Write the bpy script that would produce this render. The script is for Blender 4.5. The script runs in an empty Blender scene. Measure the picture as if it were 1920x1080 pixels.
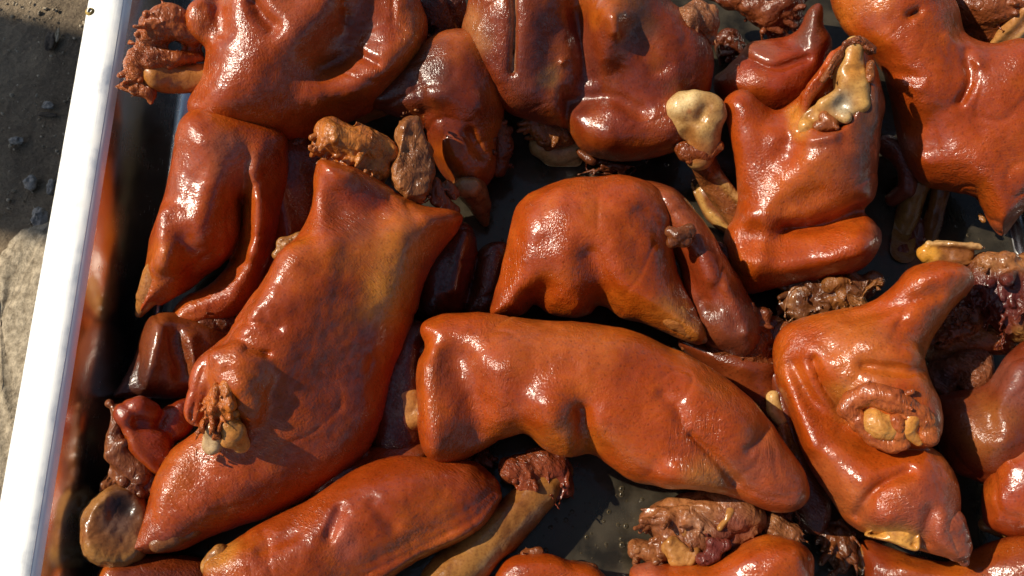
import bpy, math
import numpy as np

# ------------------------------------------------------------------ camera, world, sun, exposure
sc = bpy.context.scene
C = sc.collection
TILT, DIST, HH = math.radians(18), 0.55, 0.587
S = 2 * DIST * HH / 1920                      # metres per photo pixel at the pile
CAM = np.array([0, -DIST * math.sin(TILT), 0.05 + DIST * math.cos(TILT)])
FWD = np.array([0, math.sin(TILT), -math.cos(TILT)])
UP = np.array([0, math.cos(TILT), math.sin(TILT)])
RT = np.array([1.0, 0, 0])
cd = bpy.data.cameras.new('camera'); cam = bpy.data.objects.new('camera', cd); C.objects.link(cam)
cam.location = CAM; cam.rotation_euler = (TILT, 0, 0)
cd.sensor_width = 36; cd.lens = 18 / HH; cd.clip_start = 0.01; cd.clip_end = 100
sc.camera = cam
SUN_EL, SUN_AZ = math.radians(41), math.radians(-75)       # azimuth from +y, clockwise
w = bpy.data.worlds.new('World'); sc.world = w; w.use_nodes = True
nt = w.node_tree
sky = nt.nodes.new('ShaderNodeTexSky'); sky.sky_type = 'NISHITA'; sky.sun_disc = False
sky.sun_elevation = SUN_EL; sky.sun_rotation = SUN_AZ
nt.links.new(sky.outputs[0], nt.nodes['Background'].inputs[0])
nt.nodes['Background'].inputs[1].default_value = 0.08
sd = np.array([math.sin(SUN_AZ) * math.cos(SUN_EL), math.cos(SUN_AZ) * math.cos(SUN_EL), math.sin(SUN_EL)])
ld = bpy.data.lights.new('sun', 'SUN'); ld.energy = 4.8; ld.angle = math.radians(0.6); ld.color = (1, 0.9, 0.74)
sun = bpy.data.objects.new('sun', ld); C.objects.link(sun)
from mathutils import Vector
sun.rotation_euler = Vector(sd).to_track_quat('Z', 'Y').to_euler(); sun.location = (-1, .5, 1.5)
sc.view_settings.view_transform = 'Standard'; sc.view_settings.look = 'None'
sc.view_settings.exposure = 0.0; sc.view_settings.gamma = 1; sc.view_settings.use_curve_mapping = False
sc.render.engine = 'CYCLES'; sc.cycles.use_denoising = True
sc.cycles.max_bounces = 8; sc.cycles.caustics_reflective = False

# ------------------------------------------------------------------ materials
def mat(name):
    m = bpy.data.materials.new(name); m.use_nodes = True
    t = m.node_tree; b = t.nodes['Principled BSDF']
    return m, t, b
def N(t, kind, **kw):
    n = t.nodes.new(kind)
    for k, v in kw.items():
        if k in n.inputs.keys(): n.inputs[k].default_value = v
        else: setattr(n, k, v)
    return n
def link(t, a, b): t.links.new(a, b)
def math_node(t, op, a, b=None):
    n = t.nodes.new('ShaderNodeMath'); n.operation = op
    for i, x in enumerate((a, b)):
        if x is None: continue
        if isinstance(x, (int, float)): n.inputs[i].default_value = x
        else: link(t, x, n.inputs[i])
    return n.outputs[0]
def ramp(t, src, lo, hi, a, b):
    n = N(t, 'ShaderNodeMapRange'); n.inputs[1].default_value = lo; n.inputs[2].default_value = hi
    n.inputs[3].default_value = a; n.inputs[4].default_value = b; link(t, src, n.inputs[0]); return n.outputs[0]
def mulcol(t, c, f):
    n = N(t, 'ShaderNodeMix', data_type='RGBA', blend_type='MULTIPLY'); n.inputs[0].default_value = 1
    link(t, c, n.inputs[6]); link(t, f, n.inputs[7]); return n.outputs[2]
def organic(name, rough, coat, pore, pore_d, crease, crease_d, sss, speck, stretch=(1, 1, 1), spec=0.3, cr=.15, stain=0, wr=(0, 0), radius=(.004, .0012, .0005)):
    m, t, b = mat(name)
    at = N(t, 'ShaderNodeAttribute', attribute_name='tint')
    tc = N(t, 'ShaderNodeTexCoord')
    mp = N(t, 'ShaderNodeMapping'); mp.inputs['Scale'].default_value = stretch; link(t, tc.outputs['Object'], mp.inputs[0])
    n1 = N(t, 'ShaderNodeTexNoise', Scale=pore, Detail=2.5, Roughness=.55); link(t, mp.outputs[0], n1.inputs['Vector'])
    n2 = N(t, 'ShaderNodeTexNoise', Scale=crease, Detail=3, Roughness=.5, Distortion=.8); link(t, mp.outputs[0], n2.inputs['Vector'])
    n3 = N(t, 'ShaderNodeTexNoise', Scale=70, Detail=4, Roughness=.6); link(t, tc.outputs['Object'], n3.inputs['Vector'])
    n4 = N(t, 'ShaderNodeTexNoise', Scale=pore * 1.3, Detail=1); link(t, tc.outputs['Object'], n4.inputs['Vector'])
    v = math_node(t, 'MULTIPLY', ramp(t, n3.outputs[0], .3, .7, 1 - speck, 1 + speck * .6), ramp(t, n4.outputs[0], .32, .5, 1 - speck * .8, 1))
    cc = N(t, 'ShaderNodeCombineColor')
    for i, e in enumerate((1, 1.25, 1.4)): link(t, math_node(t, 'POWER', v, e), cc.inputs[i])
    colr = mulcol(t, at.outputs['Color'], cc.outputs[0])
    if stain and wr[1] and wr[1] < .002:             # hair pores
        vo = N(t, 'ShaderNodeTexVoronoi', Scale=330); link(t, tc.outputs['Object'], vo.inputs['Vector'])
        pc = N(t, 'ShaderNodeCombineColor'); pv = ramp(t, vo.outputs['Distance'], .12, .3, .72, 1)
        for i in range(3): link(t, pv, pc.inputs[i])
        colr = mulcol(t, colr, pc.outputs[0])
    if stain:                                        # sauce-darkened blotches
        sn = N(t, 'ShaderNodeTexNoise', Scale=48, Detail=6, Roughness=.62, Distortion=.6); link(t, tc.outputs['Object'], sn.inputs['Vector'])
        sm = N(t, 'ShaderNodeMix', data_type='RGBA'); link(t, ramp(t, sn.outputs[0], .52, .68, 0, stain), sm.inputs[0])
        link(t, colr, sm.inputs[6]); dk = N(t, 'ShaderNodeMix', data_type='RGBA', blend_type='MULTIPLY'); dk.inputs[0].default_value = 1
        link(t, colr, dk.inputs[6]); dk.inputs[7].default_value = (.5, .36, .3, 1); link(t, dk.outputs[2], sm.inputs[7]); colr = sm.outputs[2]
    link(t, colr, b.inputs['Base Color'])
    link(t, ramp(t, pr_ := N(t, 'ShaderNodeTexNoise', Scale=38, Detail=3).outputs[0], .35, .65, coat * .35, coat), b.inputs['Coat Weight']) if stain else None
    link(t, ramp(t, n3.outputs[0], .3, .7, rough * .75, rough * 1.35), b.inputs['Roughness'])
    b.inputs['Specular IOR Level'].default_value = spec
    b.inputs['Coat Weight'].default_value = coat; b.inputs['Coat Roughness'].default_value = cr; b.inputs['Coat IOR'].default_value = 1.62
    b.inputs['Subsurface Weight'].default_value = sss; b.inputs['Subsurface Radius'].default_value = radius
    b.inputs['Subsurface Scale'].default_value = 1
    # pores fade in patches: smooth taut skin next to wrinkled skin
    pm = N(t, 'ShaderNodeTexNoise', Scale=28, Detail=2); link(t, tc.outputs['Object'], pm.inputs['Vector'])
    b1 = N(t, 'ShaderNodeBump', Distance=crease_d, Strength=1.0); link(t, n2.outputs[0], b1.inputs['Height'])
    b2 = N(t, 'ShaderNodeBump', Distance=pore_d); link(t, ramp(t, pm.outputs[0], .38, .62, .2, 1), b2.inputs['Strength'])
    link(t, n1.outputs[0], b2.inputs['Height']); link(t, b1.outputs[0], b2.inputs['Normal'])
    if wr[1]:
        m2 = N(t, 'ShaderNodeMapping'); m2.inputs['Rotation'].default_value = (0, 0, math.radians(wr[0])); link(t, tc.outputs['Object'], m2.inputs[0])
        m3 = N(t, 'ShaderNodeMapping'); m3.inputs['Scale'].default_value = (.28, 1.2, .7); link(t, m2.outputs[0], m3.inputs[0])
        n5 = N(t, 'ShaderNodeTexNoise', Scale=430, Detail=3, Roughness=.6, Distortion=1.2); link(t, m3.outputs[0], n5.inputs['Vector'])
        wm = N(t, 'ShaderNodeTexNoise', Scale=22, Detail=1); link(t, m2.outputs[0], wm.inputs['Vector'])
        b3 = N(t, 'ShaderNodeBump', Distance=wr[1]); link(t, ramp(t, wm.outputs[0], .42, .62, .05, 1), b3.inputs['Strength'])
        link(t, n5.outputs[0], b3.inputs['Height']); link(t, b2.outputs[0], b3.inputs['Normal']); b2 = b3
    link(t, b2.outputs[0], b.inputs['Normal']); link(t, b2.outputs[0], b.inputs['Coat Normal'])
    return m
def skin_mat(name, ang): return organic(name, .42, 1.0, 740, .00048, 150, .0004, .26, .15, wr=(ang, .00075), spec=.15, cr=.18, stain=.38)
M_SKIN = skin_mat('braised_skin', 35); M_SKIN2 = skin_mat('braised_skin_across', 95); M_SKIN3 = skin_mat('braised_skin_along', 160); M_SKIN4 = skin_mat('braised_skin_level', 5)
M_MEAT = organic('stewed_meat', .34, .38, 420, .0008, 190, .0018, .12, .38, stretch=(1, .4, 1), stain=.6, wr=(40, .0022))
M_BONE = organic('bone', .32, .35, 500, .0002, 120, .0007, .2, .25, radius=(.003, .002, .001), stain=.75)
M_HOOF = organic('hoof_horn', .28, .5, 420, .0003, 140, .0012, .2, .25, stain=.8)

def steel(name, rough, base=.72, br=0.0):
    m, t, b = mat(name)
    tc = N(t, 'ShaderNodeTexCoord'); mp = N(t, 'ShaderNodeMapping'); mp.inputs['Scale'].default_value = (1, .02, 1); link(t, tc.outputs['Object'], mp.inputs[0])
    n = N(t, 'ShaderNodeTexNoise', Scale=1200, Detail=3); link(t, mp.outputs[0], n.inputs['Vector'])
    n2 = N(t, 'ShaderNodeTexNoise', Scale=35, Detail=5, Roughness=.65); link(t, tc.outputs['Object'], n2.inputs['Vector'])
    b.inputs['Base Color'].default_value = (base, base, base * .97, 1); b.inputs['Metallic'].default_value = 1
    link(t, math_node(t, 'ADD', ramp(t, n2.outputs[0], .3, .7, rough * .7, rough * 1.4), ramp(t, n.outputs[0], .3, .7, -.02, .04)), b.inputs['Roughness'])
    bp = N(t, 'ShaderNodeBump', Distance=.0002, Strength=br); link(t, n.outputs[0], bp.inputs['Height']); link(t, bp.outputs[0], b.inputs['Normal'])
    return m
M_STEEL = steel('stainless_steel', .2)
M_FLOOR = steel('greasy_steel_floor', .32, .3)
M_RIM = steel('satin_steel_rim', .62, .93, .15)

# ------------------------------------------------------------------ helpers
def ray(px, py):
    return FWD + RT * ((px - 960) / 960 * HH) - UP * ((py - 540) / 960 * HH)
def at(px, py, z):
    r = ray(px, py); return CAM + r * ((z - CAM[2]) / r[2])
def tag(o, label=None, cat=None, group=None, kind=None):
    for k, v in (('label', label), ('category', cat), ('group', group), ('kind', kind)):
        if v: o[k] = v
    return o
def mesh_obj(name, V, F, material, parent=None, tint=None, loc=None):
    me = bpy.data.meshes.new(name)
    V = np.asarray(V, np.float32); F = np.asarray(F, np.int32)
    k = F.shape[1]
    me.vertices.add(len(V)); me.vertices.foreach_set('co', V.ravel())
    me.loops.add(F.size); me.loops.foreach_set('vertex_index', F.ravel())
    me.polygons.add(len(F)); me.polygons.foreach_set('loop_start', np.arange(0, F.size, k, dtype=np.int32))
    me.polygons.foreach_set('use_smooth', np.ones(len(F), bool))
    if tint is not None:
        a = me.attributes.new('tint', 'FLOAT_COLOR', 'POINT')
        a.data.foreach_set('color', np.c_[tint, np.ones(len(tint))].astype(np.float32).ravel())
    me.update(calc_edges=True); me.validate()
    me.materials.append(material)
    o = bpy.data.objects.new(name, me); C.objects.link(o)
    if parent: o.parent = parent
    if loc is not None: o.location = loc
    return o
RNG = np.random.RandomState(7)
LAT = RNG.rand(32, 32, 32).astype(np.float32) * 2 - 1
def vnoise(P):
    i = np.floor(P).astype(np.int64); f = P - i; f = f * f * (3 - 2 * f); r = 0
    for dx in (0, 1):
        for dy in (0, 1):
            for dz in (0, 1):
                wt = (f[:, 0] if dx else 1 - f[:, 0]) * (f[:, 1] if dy else 1 - f[:, 1]) * (f[:, 2] if dz else 1 - f[:, 2])
                r = r + wt * LAT[(i[:, 0] + dx) & 31, (i[:, 1] + dy) & 31, (i[:, 2] + dz) & 31]
    return r
def smin(a, b, k):
    h = np.clip(.5 + .5 * (b - a) / k, 0, 1); return b * (1 - h) + a * h - k * h * (1 - h)
def surface_nets(F, h, org):
    s = F < 0
    c = [s[x:x or None, :, :] for x in (0,)]
    nx, ny, nz = F.shape
    cnt = np.zeros((nx - 1, ny - 1, nz - 1), np.int8)
    for dx in (0, 1):
        for dy in (0, 1):
            for dz in (0, 1): cnt += s[dx:nx - 1 + dx, dy:ny - 1 + dy, dz:nz - 1 + dz]
    I = np.argwhere((cnt > 0) & (cnt < 8))
    idx = np.full(cnt.shape, -1, np.int32); idx[I[:, 0], I[:, 1], I[:, 2]] = np.arange(len(I))
    acc = np.zeros((len(I), 3)); n = np.zeros(len(I))
    cor = {}
    for dx in (0, 1):
        for dy in (0, 1):
            for dz in (0, 1): cor[dx, dy, dz] = F[I[:, 0] + dx, I[:, 1] + dy, I[:, 2] + dz]
    for a in cor:
        for ax in range(3):
            if a[ax]: continue
            b = list(a); b[ax] = 1; b = tuple(b)
            fa, fb = cor[a], cor[b]; m = (fa < 0) != (fb < 0)
            t = np.where(m, fa / np.where(m, fa - fb, 1), 0)
            p = np.tile(np.array(a, float), (len(I), 1)); p[:, ax] += t
            acc += p * m[:, None]; n += m
    V = (I + acc / n[:, None]) * h + org
    Q = []
    for ax in range(3):
        u, v = (ax + 1) % 3, (ax + 2) % 3
        sl = [slice(None)] * 3; sl[ax] = slice(0, -1); sh = [slice(None)] * 3; sh[ax] = slice(1, None)
        A, B = s[tuple(sl)], s[tuple(sh)]
        for flip, mm in ((False, A & ~B), (True, ~A & B)):
            E = np.argwhere(mm)
            E = E[(E[:, u] > 0) & (E[:, v] > 0) & (E[:, u] < F.shape[u] - 1) & (E[:, v] < F.shape[v] - 1)]
            if not len(E): continue
            q = []
            for du, dv in ((1, 1), (0, 1), (0, 0), (1, 0)):
                e = E.copy(); e[:, u] -= du; e[:, v] -= dv; q.append(idx[e[:, 0], e[:, 1], e[:, 2]])
            q = np.stack(q, 1); Q.append(q[:, ::-1] if flip else q)
    return V, np.concatenate(Q)
def crom(p, n=5, closed=True):
    p = np.asarray(p, float)
    if closed: q = np.vstack([p[-1:], p, p[:2]])
    else: q = np.vstack([2 * p[0] - p[1], p, 2 * p[-1] - p[-2]])
    out = []
    for i in range(1, len(q) - 2):
        for t in np.arange(n) / n:
            a, b, c, d = q[i - 1], q[i], q[i + 1], q[i + 2]
            out.append(.5 * (2 * b + (c - a) * t + (2 * a - 5 * b + 4 * c - d) * t * t + (3 * b - a - 3 * c + d) * t ** 3))
    if not closed: out.append(p[-1])
    return np.array(out)
def dist_line(X, Y, p, closed=False):
    q = np.vstack([p, p[:1]]) if closed else p
    d = np.full(X.shape, 1e9)
    for a, b in zip(q[:-1], q[1:]):
        ab = b - a; L = ab @ ab + 1e-18
        t = np.clip(((X - a[0]) * ab[0] + (Y - a[1]) * ab[1]) / L, 0, 1)
        d = np.minimum(d, (X - a[0] - t * ab[0]) ** 2 + (Y - a[1] - t * ab[1]) ** 2)
    return np.sqrt(d)
def inside(X, Y, p):
    r = np.zeros(X.shape, bool); q = np.roll(p, -1, 0)
    for a, b in zip(p, q):
        if a[1] == b[1]: continue
        r ^= ((a[1] > Y) != (b[1] > Y)) & (X < (b[0] - a[0]) * (Y - a[1]) / (b[1] - a[1]) + a[0])
    return r
def blur(d, n):
    for _ in range(n):
        for ax in (0, 1):
            p = np.pad(d, [(1, 1) if i == ax else (0, 0) for i in (0, 1)], 'edge')
            d = (np.take(p, range(0, d.shape[ax]), ax) + 2 * d + np.take(p, range(2, d.shape[ax] + 2), ax)) / 4
    return d
# --- shape pieces (all in photo pixels at the pile's scale; h = height towards the viewer over the thing's middle)
def pil(pts, h=0, T=80, R=90, k=18, tilt=(0, 0)): return ('pil', pts, h, T, R, k, tilt)
def cap(pts, k=8, sub=False): return ('cap', pts, k, sub)
def st(pts, w, a, sharp=False): return (pts, w, a, sharp)
def col(pts, w, rgb, a=1.0): return (pts, w, rgb, a)

class Thing:
    def __init__(s, name, label, cat, px, py, z, group=None):
        s.P = at(px, py, z); s.ez = CAM - s.P; s.ez /= np.linalg.norm(s.ez)
        s.ex = RT - s.ez * (RT @ s.ez); s.ex /= np.linalg.norm(s.ex); s.ey = np.cross(s.ez, s.ex)
        s.base = np.array([s.P[0], s.P[1], max(0.002, z - .03)])
        s.root = bpy.data.objects.new(name, None); s.root.empty_display_size = .02; C.objects.link(s.root)
        s.root.location = s.base; tag(s.root, label, cat, group); s.n = 0
    def loc(s, px, py, h):
        r = ray(px, py); k = (s.ez @ (s.P - CAM) + h * S) / (s.ez @ r); p = CAM + r * k - s.P
        return p @ s.ex, p @ s.ey
    def part(s, name, prims, material, base, strokes=(), cols=(), vox=4.0, noise=((90, 5), (34, 1.8), (13, .6)), mottle=.5, alt=None, parent=None, label=None, hmid=0, rag=0, fib=None, fold=0):
        hv = vox * S; pts = []; zs = []; pr = []
        for p in prims:
            if p[0] == 'pil':
                _, q, h, T, R, k, tl = p
                L = crom([s.loc(x, y, h) for x, y in q]); pts.append(L); c = L.mean(0)
                ext = np.abs((L - c) @ np.array(tl)).max() if any(tl) else 0
                zs += [h * S - T * S - ext, h * S + T * S + ext]; pr.append(('pil', L, h * S, T * S, R * S, k * S, tl, c))
            else:
                _, q, k, sub = p
                L = np.array([[*s.loc(x, y, h), h * S, r * S] for x, y, h, r in q])
                if not sub:
                    for d in (-1, 1): pts.append(L[:, :2] + d * L[:, 3:]); zs += list(L[:, 2] + d * L[:, 3])
                pr.append(('cap', L, k * S, sub))
        al = np.vstack(pts); am = sum(abs(q[2]) for q in strokes[:6]) * S if strokes else 0
        mg = 5 * hv
        lo = np.array([*al.min(0), min(zs)]) - mg; hi = np.array([*al.max(0), max(zs)]) + mg; hi[2] += am * .5
        n = np.ceil((hi - lo) / hv).astype(int) + 1
        gx = lo[0] + np.arange(n[0]) * hv; gy = lo[1] + np.arange(n[1]) * hv; gz = lo[2] + np.arange(n[2]) * hv
        X, Y = np.meshgrid(gx, gy, indexing='ij'); Z = gz[None, None, :]
        if strokes:
            D = np.zeros(X.shape)
            for q, wd, a, sharp in strokes:
                L = np.array([s.loc(x, y, hmid) for x, y in q])
                if len(L) > 2: L = crom(L, 4, False)
                d = dist_line(X, Y, L) / (wd * S) if len(L) > 1 else np.hypot(X - L[0, 0], Y - L[0, 1]) / (wd * S)
                D += a * S * (np.exp(-d) if sharp else np.exp(-d * d))
            Z = Z - D[:, :, None] / (1 + np.exp(-(Z - hmid * S) / (18 * S)))
        F = None
        for p in pr:
            if p[0] == 'pil':
                _, L, h, T, R, k, tl, c = p
                d = dist_line(X, Y, L, True) * np.where(inside(X, Y, L), 1, -1)
                wq = np.clip(d / (R * .5), 0, 1); wq = wq * wq * (3 - 2 * wq)
                d = d * (1 - wq) + blur(d, int(40 * 16 / vox ** 2)) * wq
                u = np.maximum(1 - d / R, 0)[:, :, None]
                zc = (h + tl[0] * (X - c[0]) + tl[1] * (Y - c[1]))[:, :, None]
                f = ((np.sqrt(u * u + ((Z - zc) / T) ** 2) - 1) * min(R, T)).astype(np.float32)
            else:
                _, L, k, sub = p; f = None
                for a, b in zip(L[:-1], L[1:]) if len(L) > 1 else ((L[0], L[0]),):
                    ab = b[:3] - a[:3]; LL = ab @ ab + 1e-18
                    dx, dy, dz = (X - a[0])[:, :, None], (Y - a[1])[:, :, None], Z - a[2]
                    t = np.clip((dx * ab[0] + dy * ab[1] + dz * ab[2]) / LL, 0, 1)
                    g = np.sqrt((dx - t * ab[0]) ** 2 + (dy - t * ab[1]) ** 2 + (dz - t * ab[2]) ** 2) - (a[3] + t * (b[3] - a[3]))
                    f = g if f is None else np.minimum(f, g)
                if sub: F = -smin(-F, f, k); continue
            F = f if F is None else smin(F, f, k)
        V, Q = surface_nets(F, hv, lo)
        # normals, then organic unevenness along them
        for _ in range(1):
            a, b, c, d = (V[Q[:, i]] for i in range(4)); fn = np.cross(c - a, d - b)
            nr = np.zeros_like(V)
            for i in range(4): np.add.at(nr, Q[:, i], fn)
            nr /= np.linalg.norm(nr, axis=1)[:, None] + 1e-12
        s.n += 1; off = np.array([s.P[0] * 331 + s.n * 7.3, s.P[1] * 517 + s.n * 3.1, s.n * 1.7])
        PX = V / S
        if fib is not None:
            ca, sa = math.cos(math.radians(fib)), math.sin(math.radians(fib))
            PX = np.c_[(PX[:, 0] * ca + PX[:, 1] * sa) * .38, -PX[:, 0] * sa + PX[:, 1] * ca, PX[:, 2]]
        dd = sum(a * vnoise(PX / sc_ + off + j * 9.7) for j, (sc_, a) in enumerate(noise))
        if rag: dd = dd + rag * (np.abs(vnoise(PX / 26 + off)) - .35) * 2 - rag * .7 * np.maximum(0, vnoise(PX / 15 + off + 4) - .2)
        if fold:                                     # patches of fine skin folds: sharp valleys between rounded rolls
            fa = s.n * 1.9 + s.P[0] * 40; FX = np.c_[(PX[:, 0] * math.cos(fa) + PX[:, 1] * math.sin(fa)) * .5, -PX[:, 0] * math.sin(fa) + PX[:, 1] * math.cos(fa), PX[:, 2] * .7]
            FX = FX + 26 * np.c_[vnoise(PX / 70 + off + 3), vnoise(PX / 70 + off + 13), vnoise(PX / 70 + off + 23)]
            v1 = np.abs(vnoise(FX / 62 + off + 41)); mk = np.clip(vnoise(PX / 120 + off + 61) * 1.6 + .35, 0, 1)
            dd = dd - fold * mk * np.clip(1 - v1 * 5, 0, 1) ** 1.5 + fold * .35 * mk * v1
        V = V + nr * (dd * S)[:, None]
        # the piece's own colouring
        tint = np.tile(np.array(base, float), (len(V), 1))
        mo = vnoise(PX / 110 + off + 20) * .6 + vnoise(PX / 38 + off + 31) * .4
        if alt is not None: tint += np.clip(mo * 1.3, 0, 1)[:, None] * mottle * (np.array(alt) - tint)
        tint *= 1 + np.minimum(mo, 0)[:, None] * .35 * mottle * np.array([1, 1.4, 1.6])
        for q, wd, rgb, al_ in cols:
            L = np.array([s.loc(x, y, hmid) for x, y in q])
            d = dist_line(V[:, 0], V[:, 1], L) if len(L) > 1 else np.hypot(V[:, 0] - L[0, 0], V[:, 1] - L[0, 1])
            d = d / (wd * S) + vnoise(PX / 30 + off + 50) * .35
            wt = al_ * np.exp(-np.maximum(d, 0) ** 3)
            tint += wt[:, None] * (np.array(rgb) - tint)
        W = s.P + V[:, :1] * s.ex + V[:, 1:2] * s.ey + V[:, 2:] * s.ez
        W[:, 2] = np.maximum(W[:, 2], .0032 + .0006 * vnoise(PX / 25))       # rests on the tray floor
        W[:, 0] = np.maximum(W[:, 0], -.2555)                                # leans against the tray wall
        o = mesh_obj(name, W - s.base, Q, material, parent or s.root, np.clip(tint, .002, .95))
        if label: o['label'] = label
        return o

SK = (.40, .062, .0038); SKO = (.50, .112, .006); SKD = (.17, .022, .005); SKP = (.13, .026, .013)
YEL = (.60, .25, .035); DRK = (.075, .022, .010); BONE = (.60, .35, .12); BONEP = (.76, .55, .27); BOND = (.34, .17, .05)
MEAT = (.30, .10, .035); MEATD = (.13, .036, .016); MEATO = (.42, .17, .05); HOOF = (.50, .22, .05)
def skin(t, prims, strokes=(), cols=(), m=None, base=SK, alt=SKO, name='skin', fold=2.8, amp=1.5, **k):
    m = m or (M_SKIN, M_SKIN2, M_SKIN3, M_SKIN4)[int(abs(t.P[0] * 1000 + t.P[1] * 1700)) % 4]
    prims = [('pil', q[1], q[2], q[3] * 1.2, q[4] * 1.35, *q[5:]) if q[0] == 'pil' else q for q in prims]     # rounder, fuller section
    strokes = [(a_, b_, c_ * amp, d_) for a_, b_, c_, d_ in strokes]
    if base != SK: base = tuple(np.array(base) * (.84, .82, .6))
    return t.part(name, prims, m, base, strokes, cols, alt=alt, fold=fold, mottle=.8, **k)
def meat(t, prims, base=MEAT, alt=MEATO, rag=9, vox=2.4, name='meat', fib=None, shred=1.0, **k):
    if fib is None: fib = (t.P[0] * 5000 + t.n * 67) % 180
    r = np.random.RandomState(int(abs(t.P[0] * 9973 + t.P[1] * 7919) * 1000 + t.n * 13) % 99991); ex = []
    for p in prims:                                  # shreds and strands standing off the torn surface
        if p[0] == 'cap':
            q = np.array(p[1], float); q = q if len(q) > 1 else np.vstack([q, q])
            L = np.hypot(*np.diff(q[:, :2], axis=0).T).sum() + q[:, 3].mean() * 2
            m = int(L * q[:, 3].mean() / 120 * shred) + 3
            for _ in range(m):
                i = r.randint(len(q) - 1); c = q[i] + (q[i + 1] - q[i]) * r.rand(); d = r.randn(3); d[2] = abs(d[2]) * .8; d /= np.linalg.norm(d)
                ex.append((c[:3] + d * c[3] * r.uniform(.7, 1.0), d, min(c[3] * .34, 9)))
        else:
            q = np.array(p[1], float); c0 = q.mean(0)
            for _ in range(int(np.ptp(q[:, 0]) * np.ptp(q[:, 1]) / 230 * shred) + 3):
                i = r.randint(len(q)); f = r.rand() ** .6; c = c0 + (q[i] - c0) * f
                ex.append((np.array([*c, p[2] + p[3] * math.sqrt(max(0, 1 - f ** 3)) * .88]), np.array([*(q[i] - c0) / 200, .6]), 8))
    sh = []
    for c, d, rr in ex:
        a_ = math.radians(fib) + r.randn() * .6; ln = r.uniform(1.6, 4.2) * rr
        tv = np.array([math.cos(a_), math.sin(a_), r.randn() * .35]) * ln; rr *= r.uniform(.4, .8); e = c + tv + d * rr * r.uniform(-.3, .7)
        sh.append(cap([(*c, rr), (*e, rr * r.uniform(.35, .9))], k=3.5))
    prims = list(prims) + sh; base = np.array(base) * (1, .86, .62); alt = np.array(alt) * (1, .92, .7)
    return t.part(name, prims, M_MEAT, base, alt=alt, rag=rag * .55, vox=vox, noise=((52, 7), (24, 4), (10, 1.3)), mottle=.9, fib=fib, **k)
def bone(t, prims, base=BONE, alt=BONEP, vox=2.6, name='bone', **k):
    base = np.array(base) * (.95, .86, .7); alt = np.array(alt) * (.97, .9, .78)
    return t.part(name, prims, M_BONE, base, alt=alt, vox=vox, noise=((40, 3), (16, 1.2)), mottle=.9, **k)
def hoof(t, prims, base=HOOF, alt=YEL, vox=2.6, name='hoof', **k):
    return t.part(name, prims, M_HOOF, base, alt=alt, vox=vox, noise=((30, 2), (10, .8)), mottle=.7, **k)
# ------------------------------------------------------------------ the tray, the broth, the ground
def box_mesh(x0, x1, y0, y1, z0, z1):
    V = [(x, y, z) for x in (x0, x1) for y in (y0, y1) for z in (z0, z1)]
    return V, [(0, 1, 3, 2), (4, 6, 7, 5), (0, 4, 5, 1), (2, 3, 7, 6), (0, 2, 6, 4), (1, 5, 7, 3)]
TX0, TX1, TY0, TY1, RIM = -.2633, .375, -.285, .335, .070
def ring(x0, x1, y0, y1, r, z, n=8):
    out = []
    for cx, cy, a0 in ((x1 - r, y1 - r, 0), (x0 + r, y1 - r, 90), (x0 + r, y0 + r, 180), (x1 - r, y0 + r, 270)):
        for i in range(n + 1):
            a = math.radians(a0 + 90 * i / n); out.append((cx + r * math.cos(a), cy + r * math.sin(a), z))
    return out
def loft(name, prof, material, parent, close=False):
    # prof: (outward offset from the inner lip, z); corner radius follows
    V = []; F = []; m = 36
    for o, z in prof: V += ring(TX0 - o, TX1 + o, TY0 - o, TY1 + o, max(.004, .03 + o), z)
    for k in range(len(prof) - 1):
        for i in range(m):
            j = (i + 1) % m; F.append((k * m + i, k * m + j, (k + 1) * m + j, (k + 1) * m + i))
    return mesh_obj(name, V, F, material, parent)
def dome(c, r, hgt, n=10):
    V = [(c[0], c[1], c[2] + hgt)]; F = []
    for k, (fr_, fh) in enumerate(((.55, .8), (.9, .4), (1, 0))):
        for i in range(n):
            a = 2 * math.pi * i / n; V.append((c[0] + r * fr_ * math.cos(a), c[1] + r * fr_ * math.sin(a), c[2] + hgt * fh))
    for i in range(n):
        j = (i + 1) % n; F.append((0, 1 + i, 1 + j, 1 + j))
        for k in range(2): F.append((1 + k * n + i, 1 + (k + 1) * n + i, 1 + (k + 1) * n + j, 1 + k * n + j))
    return V, F
mg_, t, b = mat('grease_droplet')
b.inputs['Base Color'].default_value = (.20, .15, .08, 1); b.inputs['Roughness'].default_value = .08; b.inputs['Transmission Weight'].default_value = .6
M_GREASE, tt_, bb_ = mat('hard_grease'); bb_.inputs['Base Color'].default_value = (.62, .42, .10, 1); bb_.inputs['Roughness'].default_value = .3
tray = bpy.data.objects.new('serving_tray', None); C.objects.link(tray); tray.location = (0, 0, 0)
tag(tray, 'deep stainless steel tray with bright flat rim holding the braised trotters', 'tray')
pr_wall = [(-.030, .0010)] + [(-.030 + .0125 * math.sin(q), .001 + .0125 * (1 - math.cos(q))) for q in np.linspace(.2, 1.3, 7)] + [(-.0150, .022), (-.0125, .034), (-.0098, .045), (-.0070, .054), (-.0046, .0600), (-.0024, .0645)]
loft('side_wall', pr_wall, M_STEEL, tray)
e = pr_wall[-1]
pr_rim = [(e[0], e[1]), (-.0012, .0664), (.0004, .0680), (.0024, .0691), (.0048, .0698), (.0075, RIM + .0003), (.012, RIM + .0006), (.020, RIM + .0004), (.0235, RIM - .0002), (.0252, RIM - .0016), (.0258, RIM - .004), (.0254, RIM - .0075), (.0235, RIM - .0085)]
loft('rim', pr_rim, M_RIM, tray)
nxf = 40
fl = ring(TX0 + .030, TX1 - .030, TY0 + .030, TY1 - .030, .006, .0010)
V = [(.05, .02, .0006)] + fl; F = [(0, 1 + i, 1 + (i + 1) % 36) for i in range(36)]
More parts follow.
